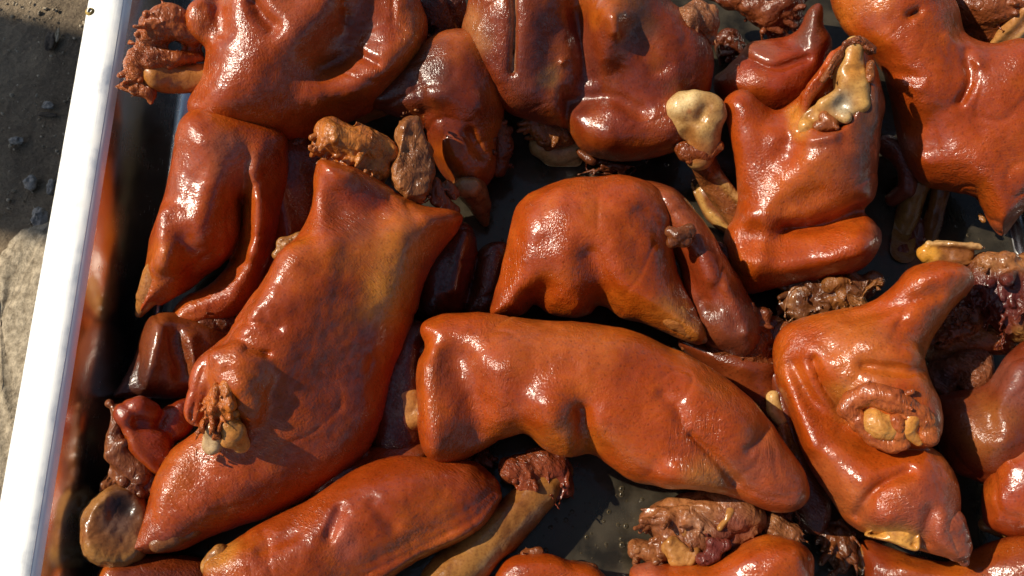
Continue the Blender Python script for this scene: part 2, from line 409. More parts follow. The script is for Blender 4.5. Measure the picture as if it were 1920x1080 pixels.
mesh_obj('floor_plate', V, F, M_FLOOR, tray)
v_, f_ = dome(at(169, 22, RIM), .0032, .002, 14); mesh_obj('grease_drop', np.array(v_), np.array(f_), M_GREASE, tray)
ou = [(-.0265, -.0002), (-.0135, .006), (-.0085, .040), (-.0035, .058), (.0012, .0675), (.0015, .0688)]
loft('outer_wall', ou, M_STEEL, tray)
bt = [(x, y, -.0003) for x, y, z in ring(TX0 + .0265, TX1 - .0265, TY0 + .0265, TY1 - .0265, .006, 0)]
mesh_obj('underside', [(.05, .02, -.0003)] + bt, [(0, 1 + (i + 1) % 36, 1 + i) for i in range(36)], M_STEEL, tray)

mb, t, b = mat('oily_broth')
t.nodes.remove(b)
tr = N(t, 'ShaderNodeBsdfTransparent'); tr.inputs[0].default_value = (.5, .42, .3, 1)
gl = N(t, 'ShaderNodeBsdfGlossy'); gl.inputs['Roughness'].default_value = .12
fr = N(t, 'ShaderNodeFresnel'); fr.inputs[0].default_value = 1.4
df = N(t, 'ShaderNodeBsdfDiffuse'); df.inputs[0].default_value = (.13, .105, .07, 1)
tc = N(t, 'ShaderNodeTexCoord'); n = N(t, 'ShaderNodeTexNoise', Scale=60, Detail=4); link(t, tc.outputs['Object'], n.inputs['Vector'])
bp = N(t, 'ShaderNodeBump', Distance=.0014, Strength=.7); link(t, n.outputs[0], bp.inputs['Height'])
link(t, bp.outputs[0], gl.inputs['Normal']); link(t, bp.outputs[0], fr.inputs['Normal'])
m1 = N(t, 'ShaderNodeMixShader'); link(t, ramp(t, n.outputs[0], .35, .65, .12, .5), m1.inputs[0]); link(t, tr.outputs[0], m1.inputs[1]); link(t, df.outputs[0], m1.inputs[2])
m2 = N(t, 'ShaderNodeMixShader'); link(t, fr.outputs[0], m2.inputs[0]); link(t, m1.outputs[0], m2.inputs[1]); link(t, gl.outputs[0], m2.inputs[2])
link(t, m2.outputs[0], t.nodes['Material Output'].inputs[0])
r2 = np.random.RandomState(3)
V = [(.05, .02, .0022)] + ring(TX0 + .021, TX1 - .021, TY0 + .021, TY1 - .021, .008, .0022)
broth = mesh_obj('broth', V, [(0, 1 + i, 1 + (i + 1) % 36) for i in range(36)], mb)
tag(broth, 'thin oily brown broth pooled on the tray floor', 'broth', kind='stuff')
V = []; F = []
for cxp, cyp, sp, nn in ((1100, 985, 75, 70), (930, 860, 35, 12), (950, 380, 40, 12), (1560, 1020, 50, 26), (1830, 440, 50, 14), (1180, 320, 60, 14), (700, 870, 30, 10)):
    for i in range(nn):
        q = at(cxp + r2.randn() * sp, cyp + r2.randn() * sp * .7, .0022); rr = .0006 + .0016 * r2.rand() ** 3
        v, f = dome(q, rr, rr * .45); k0 = len(V); V += v; F += [tuple(k0 + x for x in ff) for ff in f]
dro = mesh_obj('grease_droplets', V, np.array(F), mg_)
tag(dro, 'tiny fat droplets and bubbles floating on the broth', 'droplets', kind='stuff')

# ground beside the tray
mgd, t, b = mat('sandy_concrete')
tc = N(t, 'ShaderNodeTexCoord')
n1 = N(t, 'ShaderNodeTexNoise', Scale=22, Detail=8, Roughness=.65); link(t, tc.outputs['Object'], n1.inputs['Vector'])
n2 = N(t, 'ShaderNodeTexNoise', Scale=330, Detail=6, Roughness=.75); link(t, tc.outputs['Object'], n2.inputs['Vector'])
n3 = N(t, 'ShaderNodeTexVoronoi', Scale=260); link(t, tc.outputs['Object'], n3.inputs['Vector'])
cr = N(t, 'ShaderNodeValToRGB'); link(t, math_node(t, 'ADD', math_node(t, 'MULTIPLY', n1.outputs[0], .55), math_node(t, 'MULTIPLY', n2.outputs[0], .45)), cr.inputs[0])
el = cr.color_ramp.elements; el[0].position = .33; el[0].color = (.15, .105, .062, 1); el[1].position = .66; el[1].color = (.60, .45, .28, 1)
link(t, cr.outputs[0], b.inputs['Base Color']); b.inputs['Roughness'].default_value = .9
bp = N(t, 'ShaderNodeBump', Distance=.007, Strength=1.0); link(t, math_node(t, 'ADD', n2.outputs[0], math_node(t, 'MULTIPLY', n3.outputs[0], .25)), bp.inputs['Height']); link(t, bp.outputs[0], b.inputs['Normal'])
nn = 140
gx = np.concatenate([np.linspace(-2.2, -.46, 12), np.linspace(-.45, -.2, nn), np.linspace(-.19, 1.6, 16)]); gy = np.concatenate([np.linspace(-1.6, -.4, 12), np.linspace(-.39, .42, 300), np.linspace(.43, 1.6, 12)])
X, Y = np.meshgrid(gx, gy, indexing='ij'); P3 = np.c_[X.ravel(), Y.ravel(), np.zeros(X.size)]
Zg = .0025 * vnoise(P3 * 22 + 3) + .0014 * vnoise(P3 * 70) + .0007 * vnoise(P3 * 210) - .009
fade = np.clip((np.abs(P3[:, 0] - .03) - .28) / .03, 0, 1); fade = np.maximum(fade, np.clip((np.abs(P3[:, 1] - .02) - .30) / .03, 0, 1))
P3[:, 2] = Zg * fade + (1 - fade) * -.0012 - .0006
ny = len(gy); I = np.arange(len(gx) * ny).reshape(len(gx), ny)
F = np.stack([I[:-1, :-1], I[1:, :-1], I[1:, 1:], I[:-1, 1:]], -1).reshape(-1, 4)
g = mesh_obj('ground', P3, F, mgd); tag(g, kind='structure')

def rock_mat(name, c1, c2):
    m, t, b = mat(name); tc = N(t, 'ShaderNodeTexCoord')
    n = N(t, 'ShaderNodeTexNoise', Scale=180, Detail=7, Roughness=.7); link(t, tc.outputs['Object'], n.inputs['Vector'])
    cr = N(t, 'ShaderNodeValToRGB'); link(t, n.outputs[0], cr.inputs[0]); el = cr.color_ramp.elements
    el[0].position = .36; el[0].color = (*c1, 1); el[1].position = .62; el[1].color = (*c2, 1)
    link(t, cr.outputs[0], b.inputs['Base Color']); b.inputs['Roughness'].default_value = .85
    bp = N(t, 'ShaderNodeBump', Distance=.003, Strength=.8); link(t, n.outputs[0], bp.inputs['Height']); link(t, bp.outputs[0], b.inputs['Normal'])
    return m
M_SLAB = rock_mat('pale_stone', (.26, .20, .125), (.66, .54, .37)); M_PEB = rock_mat('grey_stone', (.24, .21, .17), (.60, .54, .45)); M_CHIP = rock_mat('dark_chip', (.07, .05, .034), (.2, .15, .1))
M_STRAW = rock_mat('straw', (.35, .27, .15), (.6, .5, .33))
def rock(name, label, cat, px, py, z, sx, sy, sz, material, seed, outline=None, n=26, group=None):
    c = at(px, py, z); V = []; F = []
    if outline:                                     # a flat broken slab: outline lofted with a rounded, uneven top
        L = np.array([at(x, y, z)[:2] for x, y in outline]); L = crom(L, 6); cc = L.mean(0)
        P = []
        for f, zz in ((1.02, -.006), (1.0, sz * .55), (.95, sz * .9), (.85, sz), (.6, sz * 1.04), (.3, sz * 1.02), (.02, sz)):
            P += [(*(cc + (p - cc) * f), z + zz) for p in L]
        P = np.array(P); m = len(L); K = 7
        P += np.c_[vnoise(P * 60 + seed), vnoise(P * 60 + seed + 9), vnoise(P * 75 + seed + 5)] * [.004, .004, .004] + np.c_[vnoise(P * 190 + seed), vnoise(P * 190 + seed + 9), vnoise(P * 190 + seed + 5)] * .0016
        for k in range(K - 1):
            for i in range(m):
                j = (i + 1) % m; F.append((k * m + i, k * m + j, (k + 1) * m + j, (k + 1) * m + i))
        base = np.array([cc[0], cc[1], z])
        o = mesh_obj(name, P - base, F, material, loc=base)
    else:
        P = []
        for i in range(n + 1):
            th = math.pi * i / n
            for j in range(n):
                ph = 2 * math.pi * j / n; P.append((math.sin(th) * math.cos(ph), math.sin(th) * math.sin(ph), math.cos(th)))
        P = np.array(P); d = 1 + .35 * vnoise(P * 1.3 + seed) + .16 * vnoise(P * 3.1 + seed) + .07 * vnoise(P * 7 + seed)
        P = P * d[:, None] * [sx, sy, sz]
        for i in range(n):
            for j in range(n):
                k = (j + 1) % n; F.append((i * n + j, (i + 1) * n + j, (i + 1) * n + k, i * n + k))
        o = mesh_obj(name, P, F, material, loc=c)
    return tag(o, label, cat, group)
GZ = -.009
rock('stone_slab', 'pale broken stone slab on the ground beside the tray rim', 'stone', 20, 600, GZ, 0, 0, .016, M_SLAB, 2, outline=[(18, 520), (22, 480), (48, 448), (75, 436), (110, 420), (150, 400), (150, 600), (60, 1080), (-60, 1100), (-120, 900), (-120, 640), (-40, 570), (0, 540)])
rock('pebble', 'blue grey pebble lying alone on shaded ground left of the rim', 'pebble', 58, 342, GZ + .002, .0042, .005, .004, M_PEB, 5)
rock('pebble', 'grey pebble nearer the top, left of the rim', 'pebble', 32, 264, GZ + .002, .0046, .003, .003, M_PEB, 11)
rock('rock_chip', 'grey and white stone chip at the tip of the slab', 'stone chip', 74, 408, GZ + .008, .005, .0085, .006, M_PEB, 17)
rock('rock_chip', 'small pale stone chip touching the rim above the slab', 'stone chip', 98, 350, GZ + .003, .003, .006, .004, M_PEB, 23)
rock('rock_chip', 'pair of whitish crumbs in the dirt beside the rim', 'stone chip', 90, 198, GZ + .002, .0045, .003, .002, M_PEB, 29)
rock('twig', 'short curved brown twig lying in the dirt', 'twig', 90, 215, GZ + .001, .0065, .0018, .0018, M_CHIP, 31)
rock('straw_bit', 'pale straw fragment near the top of the shaded ground', 'straw', 108, 65, GZ + .003, .0016, .0055, .0012, M_STRAW, 37)
rock('clod', 'dark clod of dirt beside the straw fragment', 'clod', 96, 78, GZ + .002, .004, .008, .003, M_CHIP, 41)
r3 = np.random.RandomState(11); V = []; F = []
oct_ = np.array([(1, 0, 0), (0, 1, 0), (-1, 0, 0), (0, -1, 0), (0, 0, 1), (0, 0, -1), (.6, .6, .5), (-.6, .6, .5), (-.6, -.6, .5), (.6, -.6, .5)]); of_ = [(0, 6, 9, 9), (4, 6, 7, 7), (4, 7, 8, 8), (4, 8, 9, 9), (4, 9, 6, 6), (0, 1, 6, 6), (1, 2, 7, 7), (1, 7, 6, 6), (2, 8, 7, 7), (2, 3, 8, 8), (3, 9, 8, 8), (3, 0, 9, 9), (0, 5, 1, 1), (1, 5, 2, 2), (2, 5, 3, 3), (3, 5, 0, 0)]
for i in range(1500):
    x, y = r3.uniform(-.44, -.295), r3.uniform(-.25, .30); rr = .0005 + .0017 * r3.rand() ** 4
    k0 = len(V); V += [tuple(p) for p in oct_ * (rr * r3.uniform(.6, 1.3, 3)) * (1 + .2 * r3.randn(10, 1)) + (x, y, GZ + .0012 * r3.randn() + .0008)]; F += [tuple(k0 + q for q in f) for f in of_]
tag(mesh_obj('grit', V, np.array(F)[:, :3], M_SLAB), 'fine sandy grit strewn over the ground beside the tray', 'grit', kind='stuff')
# tall unseen board, added far off to the left to cast the ground shadow
mw, t, b = mat('shadow_board_wood'); b.inputs['Base Color'].default_value = (.28, .18, .09, 1); b.inputs['Roughness'].default_value = .7
board = bpy.data.objects.new('shadow_board', None); C.objects.link(board); board.location = (-1.345, .411, GZ - .004)
tag(board, 'tall plain wooden board added out of view left of the tray to shade the ground', 'board')
for nm, bx in (('plank', (-.015, .015, -.086, -.0005, 0, .975)), ('plank', (-.015, .015, .0005, .086, 0, .970)), ('batten', (-.040, -.0152, -.080, .080, .15, .20)), ('batten', (-.040, -.0152, -.080, .080, .75, .80)), ('foot', (-.20, -.0152, -.03, .03, 0, .05))):
    v, f = box_mesh(*bx); o = mesh_obj(nm, v, f, mw, board); o.data.polygons.foreach_set('use_smooth', np.zeros(6, bool))

# ------------------------------------------------------------------ the braised trotters
PT = 'pork trotter'; GR = 'braised pork trotters heaped in the tray'
# top left, on top of its neighbours
t = Thing('pork_trotter', 'plump glossy trotter in the upper left with shank bone and meat sticking out left', PT, 575, 120, .066, GR)
skin(t, [pil([(378, 140), (362, 168), (351, 190), (356, 214), (383, 240), (430, 260), (480, 270), (535, 268), (590, 255), (640, 236), (690, 212), (730, 186), (762, 160), (778, 125), (792, 95), (802, 55), (795, 15), (770, -40), (700, -75), (600, -85), (500, -75), (445, -50), (420, -15), (400, 20), (392, 60), (386, 100)], 0, 92, 115),
         pil([(345, 30), (352, 8), (375, -8), (400, 0), (412, 25), (418, 60), (402, 84), (375, 80), (352, 60)], 8, 45, 40, k=14)],
     [st([(690, 10), (655, 60), (612, 122)], 50, -27), st([(600, 128), (640, 112)], 14, -8), st([(655, 95), (700, 120)], 9, -6), st([(600, 175), (680, 150), (765, 85)], 34, 16), st([(482, 10), (497, 35), (515, 52)], 14, -16), st([(430, 160), (470, 110)], 60, 14), st([(415, -10), (425, 60)], 16, -12), st([(560, 60), (600, 20)], 40, 10), st([(640, 10), (648, 40)], 10, -8)],
     [col([(640, 80), (690, 40)], 60, SKD, .55), col([(540, 20), (570, 60)], 60, (.34, .07, .025), .5)])
bone(t, [cap([(300, 140, -10, 36), (345, 146, -8, 30), (420, 150, -10, 32)])], (.52, .22, .05), YEL, hmid=0)
meat(t, [cap([(262, 105, 0, 24), (255, 150, -8, 20), (275, 172, -6, 16)]), cap([(280, 75, 0, 30), (320, 40, 0, 36), (360, 60, -5, 34)]), cap([(290, 110, 8, 26), (330, 110, 10, 18), (375, 105, 0, 14)]), cap([(279, 165, 6, 10), (281, 188, 4, 9)])], (.46, .13, .03), (.58, .22, .05), rag=7)
bone(t, [cap([(838, 55, -40, 26), (800, 125, -48, 34), (735, 180, -52, 34), (680, 205, -60, 30)])], BOND, (.4, .22, .07), name='lower_bone')
meat(t, [cap([(812, 15, -30, 30), (840, 60, -34, 24), (850, 90, -40, 14)]), cap([(850, 10, -40, 22), (868, 50, -46, 18)])], MEATD, MEAT, rag=6, name='sinew')

# below it, against the tray wall
t = Thing('pork_trotter', 'trotter lying by the tray wall, its pointed toe aimed at the lower left', PT, 400, 420, .043, GR)
skin(t, [pil([(380, 205), (345, 222), (331, 255), (326, 290), (318, 335), (308, 375), (292, 415), (280, 455), (271, 495), (264, 535), (257, 570), (262, 590), (285, 578), (318, 560), (352, 545), (380, 522), (412, 500), (438, 472), (450, 435), (456, 385), (478, 330), (505, 260), (450, 215)], 10, 72, 80),
         pil([(400, 215), (480, 225), (535, 255), (538, 310), (530, 370), (520, 430), (508, 485), (492, 530), (466, 570), (425, 600), (378, 616), (335, 607), (322, 588), (345, 558), (385, 540), (425, 500), (447, 450), (452, 390), (440, 320)], 8, 66, 55, k=8), cap([(322, 470, 62, 22), (300, 500, 54, 18)], k=14), cap([(350, 495, 46, 20), (325, 540, 40, 16), (300, 566, 30, 10)], k=6), pil([(300, 400), (335, 385), (365, 410), (362, 450), (330, 470), (300, 455)], 52, 34, 36, k=12)],
     [st([(453, 375), (452, 430), (444, 470), (424, 498)], 9, -22), st([(365, 520), (420, 515), (450, 490)], 12, -8), st([(470, 330), (485, 400), (478, 470)], 18, 10), st([(355, 250), (410, 290), (470, 310)], 30, 8), st([(312, 470), (310, 490)], 22, 12), st([(350, 450), (375, 480)], 22, -8), st([(360, 505), (345, 540)], 14, -10), st([(400, 345), (380, 420)], 30, 8), st([(480, 380), (470, 470), (440, 550)], 22, 8)],
     [col([(415, 290), (440, 320)], 38, (.42, .12, .06), .8), col([(312, 480), (300, 520)], 34, SKO, .7), col([(505, 300), (515, 380)], 26, SKD, .4)])
hoof(t, [cap([(300, 515, 32, 30), (278, 555, 26, 22), (262, 588, 18, 8)], k=10), cap([(320, 520, 24, 20), (300, 556, 20, 14)])], (.42, .16, .035))

t = Thing('pork_trotter', 'dark brown smooth skinned piece tucked under the wall side toe', PT, 330, 670, .026, GR)
skin(t, [pil([(285, 590), (262, 630), (246, 678), (226, 712), (208, 742), (228, 750), (280, 750), (325, 748), (362, 740), (400, 720), (440, 690), (450, 650), (420, 610), (340, 590)], 0, 60, 60)],
     [st([(300, 610), (285, 680), (270, 740)], 16, 10), st([(330, 630), (340, 700)], 12, -10), st([(355, 640), (370, 700)], 14, 8)], [col([(240, 720), (300, 740)], 45, DRK, .9), col([(300, 640), (330, 690)], 30, (.26, .07, .02), .6)], base=(0.22, 0.045, 0.009), alt=(.36, .09, .014), m=M_SKIN3)
bone(t, [cap([(372, 642, 38, 18), (400, 640, 30, 14), (430, 620, 20, 14)])], (.34, .18, .05), (.6, .4, .14))
meat(t, [cap([(345, 610, 20, 20), (400, 605, 24, 22), (440, 610, 20, 18)]), cap([(350, 640, 26, 12), (335, 620, 20, 10)])], (.22, .07, .025), MEAT, rag=6)

# big trotter, left of centre
t = Thing('pork_trotter', 'biggest long trotter left of centre, bony top end and toe pointing down left', PT, 560, 640, .054, GR)
skin(t, [pil([(588, 330), (598, 308), (640, 310), (685, 326), (725, 346), (755, 368), (795, 386), (835, 394), (866, 404), (858, 432), (836, 462), (818, 492), (802, 525), (787, 562), (772, 602), (757, 645), (742, 692), (728, 742), (714, 785), (698, 822), (670, 856), (620, 880), (540, 885), (480, 860), (450, 820), (440, 740), (470, 640), (515, 560), (552, 490), (571, 450), (580, 405), (586, 365)], 0, 90, 120, tilt=(-.12, .05)),
         pil([(700, 770), (690, 830), (650, 880), (600, 920), (550, 950), (500, 970), (450, 985), (400, 1005), (350, 1028), (300, 1037), (255, 1033), (243, 1021), (264, 985), (275, 940), (290, 892), (312, 852), (345, 822), (400, 790), (480, 740), (560, 720), (650, 720)], -22, 74, 80, k=26),
         pil([(585, 470), (548, 492), (513, 530), (484, 568), (462, 605), (440, 640), (405, 662), (388, 700), (392, 745), (412, 790), (440, 828), (478, 826), (505, 790), (535, 740), (580, 690), (630, 640), (660, 560), (640, 480)], 26, 84, 95, k=75),
         pil([(462, 605), (478, 575), (505, 562), (530, 590), (535, 630), (505, 655), (470, 648), (452, 632)], 84, 44, 40, k=10),
         pil([(395, 668), (425, 650), (462, 640), (505, 652), (522, 700), (512, 750), (490, 795), (462, 800), (432, 770), (408, 730)], 90, 54, 50, k=11), cap([(560, 500, 70, 40), (535, 560, 84, 38)], k=24),
         pil([(366, 690), (385, 664), (412, 656), (428, 668), (412, 700), (392, 735), (382, 780), (368, 802), (350, 795), (344, 770), (356, 730)], 44, 46, 34, k=14)],
     [st([(605, 335), (640, 345)], 30, 10), st([(640, 400), (700, 410)], 40, -20), st([(745, 450), (735, 560)], 36, 8), st([(640, 600), (610, 720)], 50, -8), st([(470, 655), (505, 662)], 8, -9), st([(345, 830), (300, 930)], 26, 8), st([(520, 880), (420, 930), (330, 990)], 36, 8), st([(840, 402), (790, 420)], 18, 12), st([(690, 780), (620, 850)], 40, 8), st([(585, 380), (610, 470)], 26, 8), st([(455, 612), (490, 608), (525, 618)], 7, -5), st([(440, 690), (480, 700), (510, 730)], 10, -4)],
     [col([(735, 480), (710, 580)], 40, (.60, .22, .025), .85), col([(690, 470), (770, 440)], 50, (.50, .13, .018), .6), col([(650, 375), (700, 380)], 24, (.34, .034, .010), .6), col([(640, 415), (660, 430)], 40, SKP, .5), col([(690, 660), (640, 800)], 60, (.28, .042, .009), .6), col([(260, 1020), (320, 1010)], 34, (.22, .04, .014), .5), col([(345, 760), (362, 700)], 16, (.44, .08, .03), .6)], m=M_SKIN)
meat(t, [cap([(612, 272, 10, 24), (630, 262, 22, 34), (690, 268, 24, 34), (720, 285, 10, 28)]), cap([(600, 245, 20, 10), (625, 236, 26, 12)]), cap([(640, 300, 10, 26), (700, 315, 6, 28)])], (.48, .17, .035), (.6, .28, .06), rag=8)
t.part('meat_slab', [pil([(742, 262), (748, 238), (752, 218), (770, 208), (790, 210), (797, 232), (795, 262), (808, 282), (812, 330), (806, 372), (780, 384), (752, 370), (732, 340), (728, 315), (740, 300)], 12, 26, 9)], M_MEAT, (.36, .13, .035), (st([(752, 215), (742, 300)], 10, 10),), (col([(750, 225), (740, 300)], 12, MEATO, .8), col([(790, 300), (780, 360)], 26, (.15, .06, .025), .7)), alt=(.28, .12, .05), vox=3, noise=((40, 5), (14, 2.5), (8, 1.2)), rag=3)
meat(t, [cap([(815, 345, 4, 14), (820, 372, 6, 16)]), cap([(838, 350, 0, 10), (850, 362, -2, 9)]), cap([(830, 385, 0, 12), (850, 395, -6, 9)])], (.26, .08, .03), MEATO, rag=5, name='meat_scrap')
bone(t, [cap([(402, 806, 104, 19), (398, 832, 96, 18)])], (.55, .38, .20), BONEP, strokes=(st([(404, 812), (402, 824)], 13, -8),), cols=(col([(402, 818)], 15, (.62, .42, .22), .8),))
bone(t, [cap([(428, 800, 122, 15), (440, 812, 118, 19), (452, 836, 102, 14)]), cap([(428, 826, 114, 13)])], (.62, .28, .07), (.70, .42, .14))
meat(t, [pil([(375, 800), (385, 750), (402, 712), (424, 705), (440, 735), (448, 775), (452, 812), (430, 808), (412, 800), (395, 808)], 106, 26, 22), cap([(424, 720, 128, 9), (432, 760, 136, 9)]), cap([(405, 730, 124, 8), (400, 775, 124, 8)])], (.52, .15, .022), (.66, .28, .04), rag=6)
hoof(t, [pil([(368, 806), (382, 800), (386, 836), (412, 846), (428, 842), (424, 854), (395, 862), (372, 864), (366, 838)], 86, 26, 10)], (.36, .14, .03), (.5, .24, .06))
t.part('toe_fat', [cap([(330, 1000, 30, 22), (300, 1015, 22, 18), (360, 990, 28, 20)])], M_SKIN, (.24, .075, .014), alt=(.32, .11, .02), vox=3)

# rolled skin between the tray wall and the big trotter
t = Thing('pork_trotter', 'small rolled skin piece with ragged meat beside the tray wall', PT, 280, 820, .045, GR)
skin(t, [cap([(238, 772, 10, 22), (262, 764, 16, 22), (282, 770, 8, 20)], k=10), pil([(228, 770), (240, 752), (280, 750), (290, 775), (300, 800), (318, 820), (330, 860), (315, 895), (280, 890), (248, 850), (232, 815)], -8, 44, 40, k=12), pil([(285, 790), (300, 765), (335, 748), (365, 742), (372, 780), (350, 815), (315, 830)], -20, 36, 30, k=8)],
     [st([(240, 790), (250, 840), (290, 890)], 14, 6), st([(255, 795), (290, 800)], 12, -10)], base=(0.343, 0.044, 0.0078))
meat(t, [cap([(208, 758, -10, 7), (222, 775, -8, 11), (218, 800, -10, 13)]), cap([(212, 815, -10, 14), (222, 850, -6, 24), (255, 880, -6, 24), (275, 910, -10, 20)]), cap([(225, 885, -16, 22), (250, 905, -14, 20)])], (.24, .085, .035), (.36, .15, .05), rag=8)

# sawn shank bone in the lower left corner
t = Thing('pork_trotter', 'trotter piece with a sawn round bone end showing dark marrow, lower left', PT, 215, 985, .048, GR)
t.part('sawn_bone', [pil([(190, 920), (215, 905), (245, 905), (268, 925), (285, 970), (280, 1020), (262, 1055), (225, 1068), (185, 1062), (155, 1040), (145, 1005), (150, 965), (168, 940)], -30, 46, 17)], M_BONE, (.36, .13, .03),
       (st([(228, 958), (224, 962)], 24, -14), st([(190, 1010), (220, 1020)], 40, 5), st([(228, 985), (205, 975)], 12, 4)),
       (col([(228, 960)], 48, (.07, .03, .018), .95), col([(232, 955)], 22, (.02, .01, .006), .98), col([(155, 970), (165, 950), (190, 925)], 16, (.42, .19, .05), .8), col([(160, 1030), (200, 1060), (262, 1050)], 15, (.42, .20, .05), .8), col([(228, 985), (205, 975)], 18, (.2, .11, .07), .6)), alt=(.34, .17, .07), vox=2.6, noise=((34, 3), (12, 1.2), (6, .9)))
meat(t, [cap([(205, 905, -24, 16), (230, 895, -20, 16), (258, 908, -22, 16)]), cap([(192, 910, -20, 7), (188, 922, -20, 6)]), cap([(158, 962, -20, 6), (166, 958, -18, 6)])], (.36, .15, .05), MEATO, rag=5)
skin(t, [pil([(190, 1060), (260, 1045), (330, 1040), (400, 1060), (400, 1130), (200, 1130)], -30, 50, 50)], base=(0.27, 0.048, 0.0117))

# dark trotter in the gap of the upper middle
t = Thing('pork_trotter', 'shaded darker trotter in the gap between two upper trotters, toe tip down', PT, 860, 260, .034, GR)
skin(t, [pil([(690, 190), (740, 130), (820, 60), (900, 60), (935, 130), (946, 190), (945, 232), (930, 270), (925, 320), (905, 350), (870, 355), (838, 335), (815, 298), (795, 245), (760, 230)], 0, 74, 80)],
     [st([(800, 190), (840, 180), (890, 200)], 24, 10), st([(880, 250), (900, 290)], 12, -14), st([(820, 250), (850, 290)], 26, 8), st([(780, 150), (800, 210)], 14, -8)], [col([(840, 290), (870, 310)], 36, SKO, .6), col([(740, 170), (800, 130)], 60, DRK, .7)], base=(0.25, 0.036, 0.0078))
hoof(t, [cap([(880, 345, 32, 34), (900, 385, 20, 24), (910, 418, 10, 8)], k=10)], (.26, .10, .03), (.4, .18, .06))
t.part('dewclaw', [cap([(868, 352, 58, 18), (885, 352, 60, 18)])], M_HOOF, (.40, .20, .07), alt=BONE, vox=2.6)
meat(t, [cap([(930, 230, 0, 14), (945, 275, -4, 14), (935, 320, -8, 12)]), cap([(905, 230, 26, 10), (918, 262, 22, 12), (905, 290, 22, 12)])], (.19, .055, .02), MEAT, rag=4)
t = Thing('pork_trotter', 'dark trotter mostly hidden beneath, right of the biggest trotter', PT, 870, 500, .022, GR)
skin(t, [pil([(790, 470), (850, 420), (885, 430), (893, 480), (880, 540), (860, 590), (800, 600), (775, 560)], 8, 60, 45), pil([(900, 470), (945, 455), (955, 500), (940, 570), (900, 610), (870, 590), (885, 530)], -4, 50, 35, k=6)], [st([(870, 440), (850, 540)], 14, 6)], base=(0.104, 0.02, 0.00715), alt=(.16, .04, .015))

# top centre
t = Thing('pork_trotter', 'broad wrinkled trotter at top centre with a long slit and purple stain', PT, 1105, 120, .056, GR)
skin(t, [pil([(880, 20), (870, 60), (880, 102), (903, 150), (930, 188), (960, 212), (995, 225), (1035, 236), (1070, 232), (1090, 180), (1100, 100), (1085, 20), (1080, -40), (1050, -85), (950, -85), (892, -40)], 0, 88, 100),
         pil([(1075, 20), (1085, -40), (1130, -80), (1200, -70), (1250, -10), (1295, 28), (1325, 62), (1341, 105), (1337, 150), (1324, 200), (1304, 248), (1262, 280), (1212, 294), (1160, 297), (1115, 288), (1085, 268), (1068, 240), (1062, 200), (1090, 150), (1095, 90)], 0, 84, 100, k=20), pil([(1064, 208), (1100, 188), (1158, 190), (1200, 214), (1260, 186), (1312, 190), (1304, 250), (1262, 281), (1212, 295), (1160, 298), (1115, 289), (1085, 269), (1068, 242)], 18, 74, 60, k=9), pil([(1100, 20), (1140, -30), (1200, -20), (1230, 40), (1225, 110), (1180, 160), (1130, 165), (1100, 130)], 26, 70, 60, k=16)],
     [st([(968, -20), (972, 50), (967, 132)], 6, -16, True), st([(1080, 30), (1090, 80), (1112, 142)], 14, -12), st([(1070, 190), (1140, 180), (1195, 205)], 16, -14), st([(1060, 170), (1066, 240)], 9, -10), st([(1130, 110), (1140, 40)], 30, 12), st([(1150, 240), (1240, 230)], 34, 10), st([(920, 120), (960, 180)], 40, 8), st([(1150, 140), (1200, 170), (1290, 180)], 40, -10), st([(1040, 60), (1040, 150)], 30, -8), st([(1057, 118)], 7, 6), st([(1148, 40), (1152, 60)], 14, 10), st([(1190, 60), (1230, 120)], 24, -8)],
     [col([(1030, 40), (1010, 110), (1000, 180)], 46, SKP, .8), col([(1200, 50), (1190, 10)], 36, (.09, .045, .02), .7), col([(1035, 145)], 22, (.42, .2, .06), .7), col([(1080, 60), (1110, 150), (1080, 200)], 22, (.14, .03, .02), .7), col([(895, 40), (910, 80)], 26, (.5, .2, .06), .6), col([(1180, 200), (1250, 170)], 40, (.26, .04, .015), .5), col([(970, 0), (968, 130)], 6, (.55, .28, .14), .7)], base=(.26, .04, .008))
meat(t, [cap([(1005, 228, -20, 20), (1030, 250, -24, 26), (1060, 250, -20, 18)])], (.30, .12, .03), (.42, .2, .05), rag=5)
bone(t, [cap([(1012, 272, -52, 26), (1045, 290, -52, 22), (1080, 280, -56, 20)]), cap([(1035, 298, -62, 20), (1075, 302, -66, 18)])], (.56, .40, .17), BONEP)
meat(t, [cap([(1250, 35, 10, 16), (1290, 40, 14, 34), (1320, 45, 10, 26), (1335, 78, 4, 8)]), cap([(1300, 15, 6, 20), (1330, 22, 4, 12)])], (.36, .16, .08), (.48, .24, .12), rag=5, name='meat_chunk')

t = Thing('pork_trotter', 'dark meaty trotter end cut by the top edge, right of top centre', PT, 1450, 15, .045, GR)
meat(t, [cap([(1380, -20, 0, 30), (1440, 20, 0, 40), (1462, 55, -10, 20)]), cap([(1400, 10, 10, 16), (1470, 0, 10, 30), (1490, 40, 0, 16)]), cap([(1335, -15, 0, 18), (1370, 0, 0, 20)])], (.17, .045, .02), (.33, .1, .035), rag=8)
skin(t, [pil([(1370, -20), (1400, -60), (1490, -70), (1530, -30), (1500, 10), (1440, 20)], -10, 50, 45)], base=SKD)

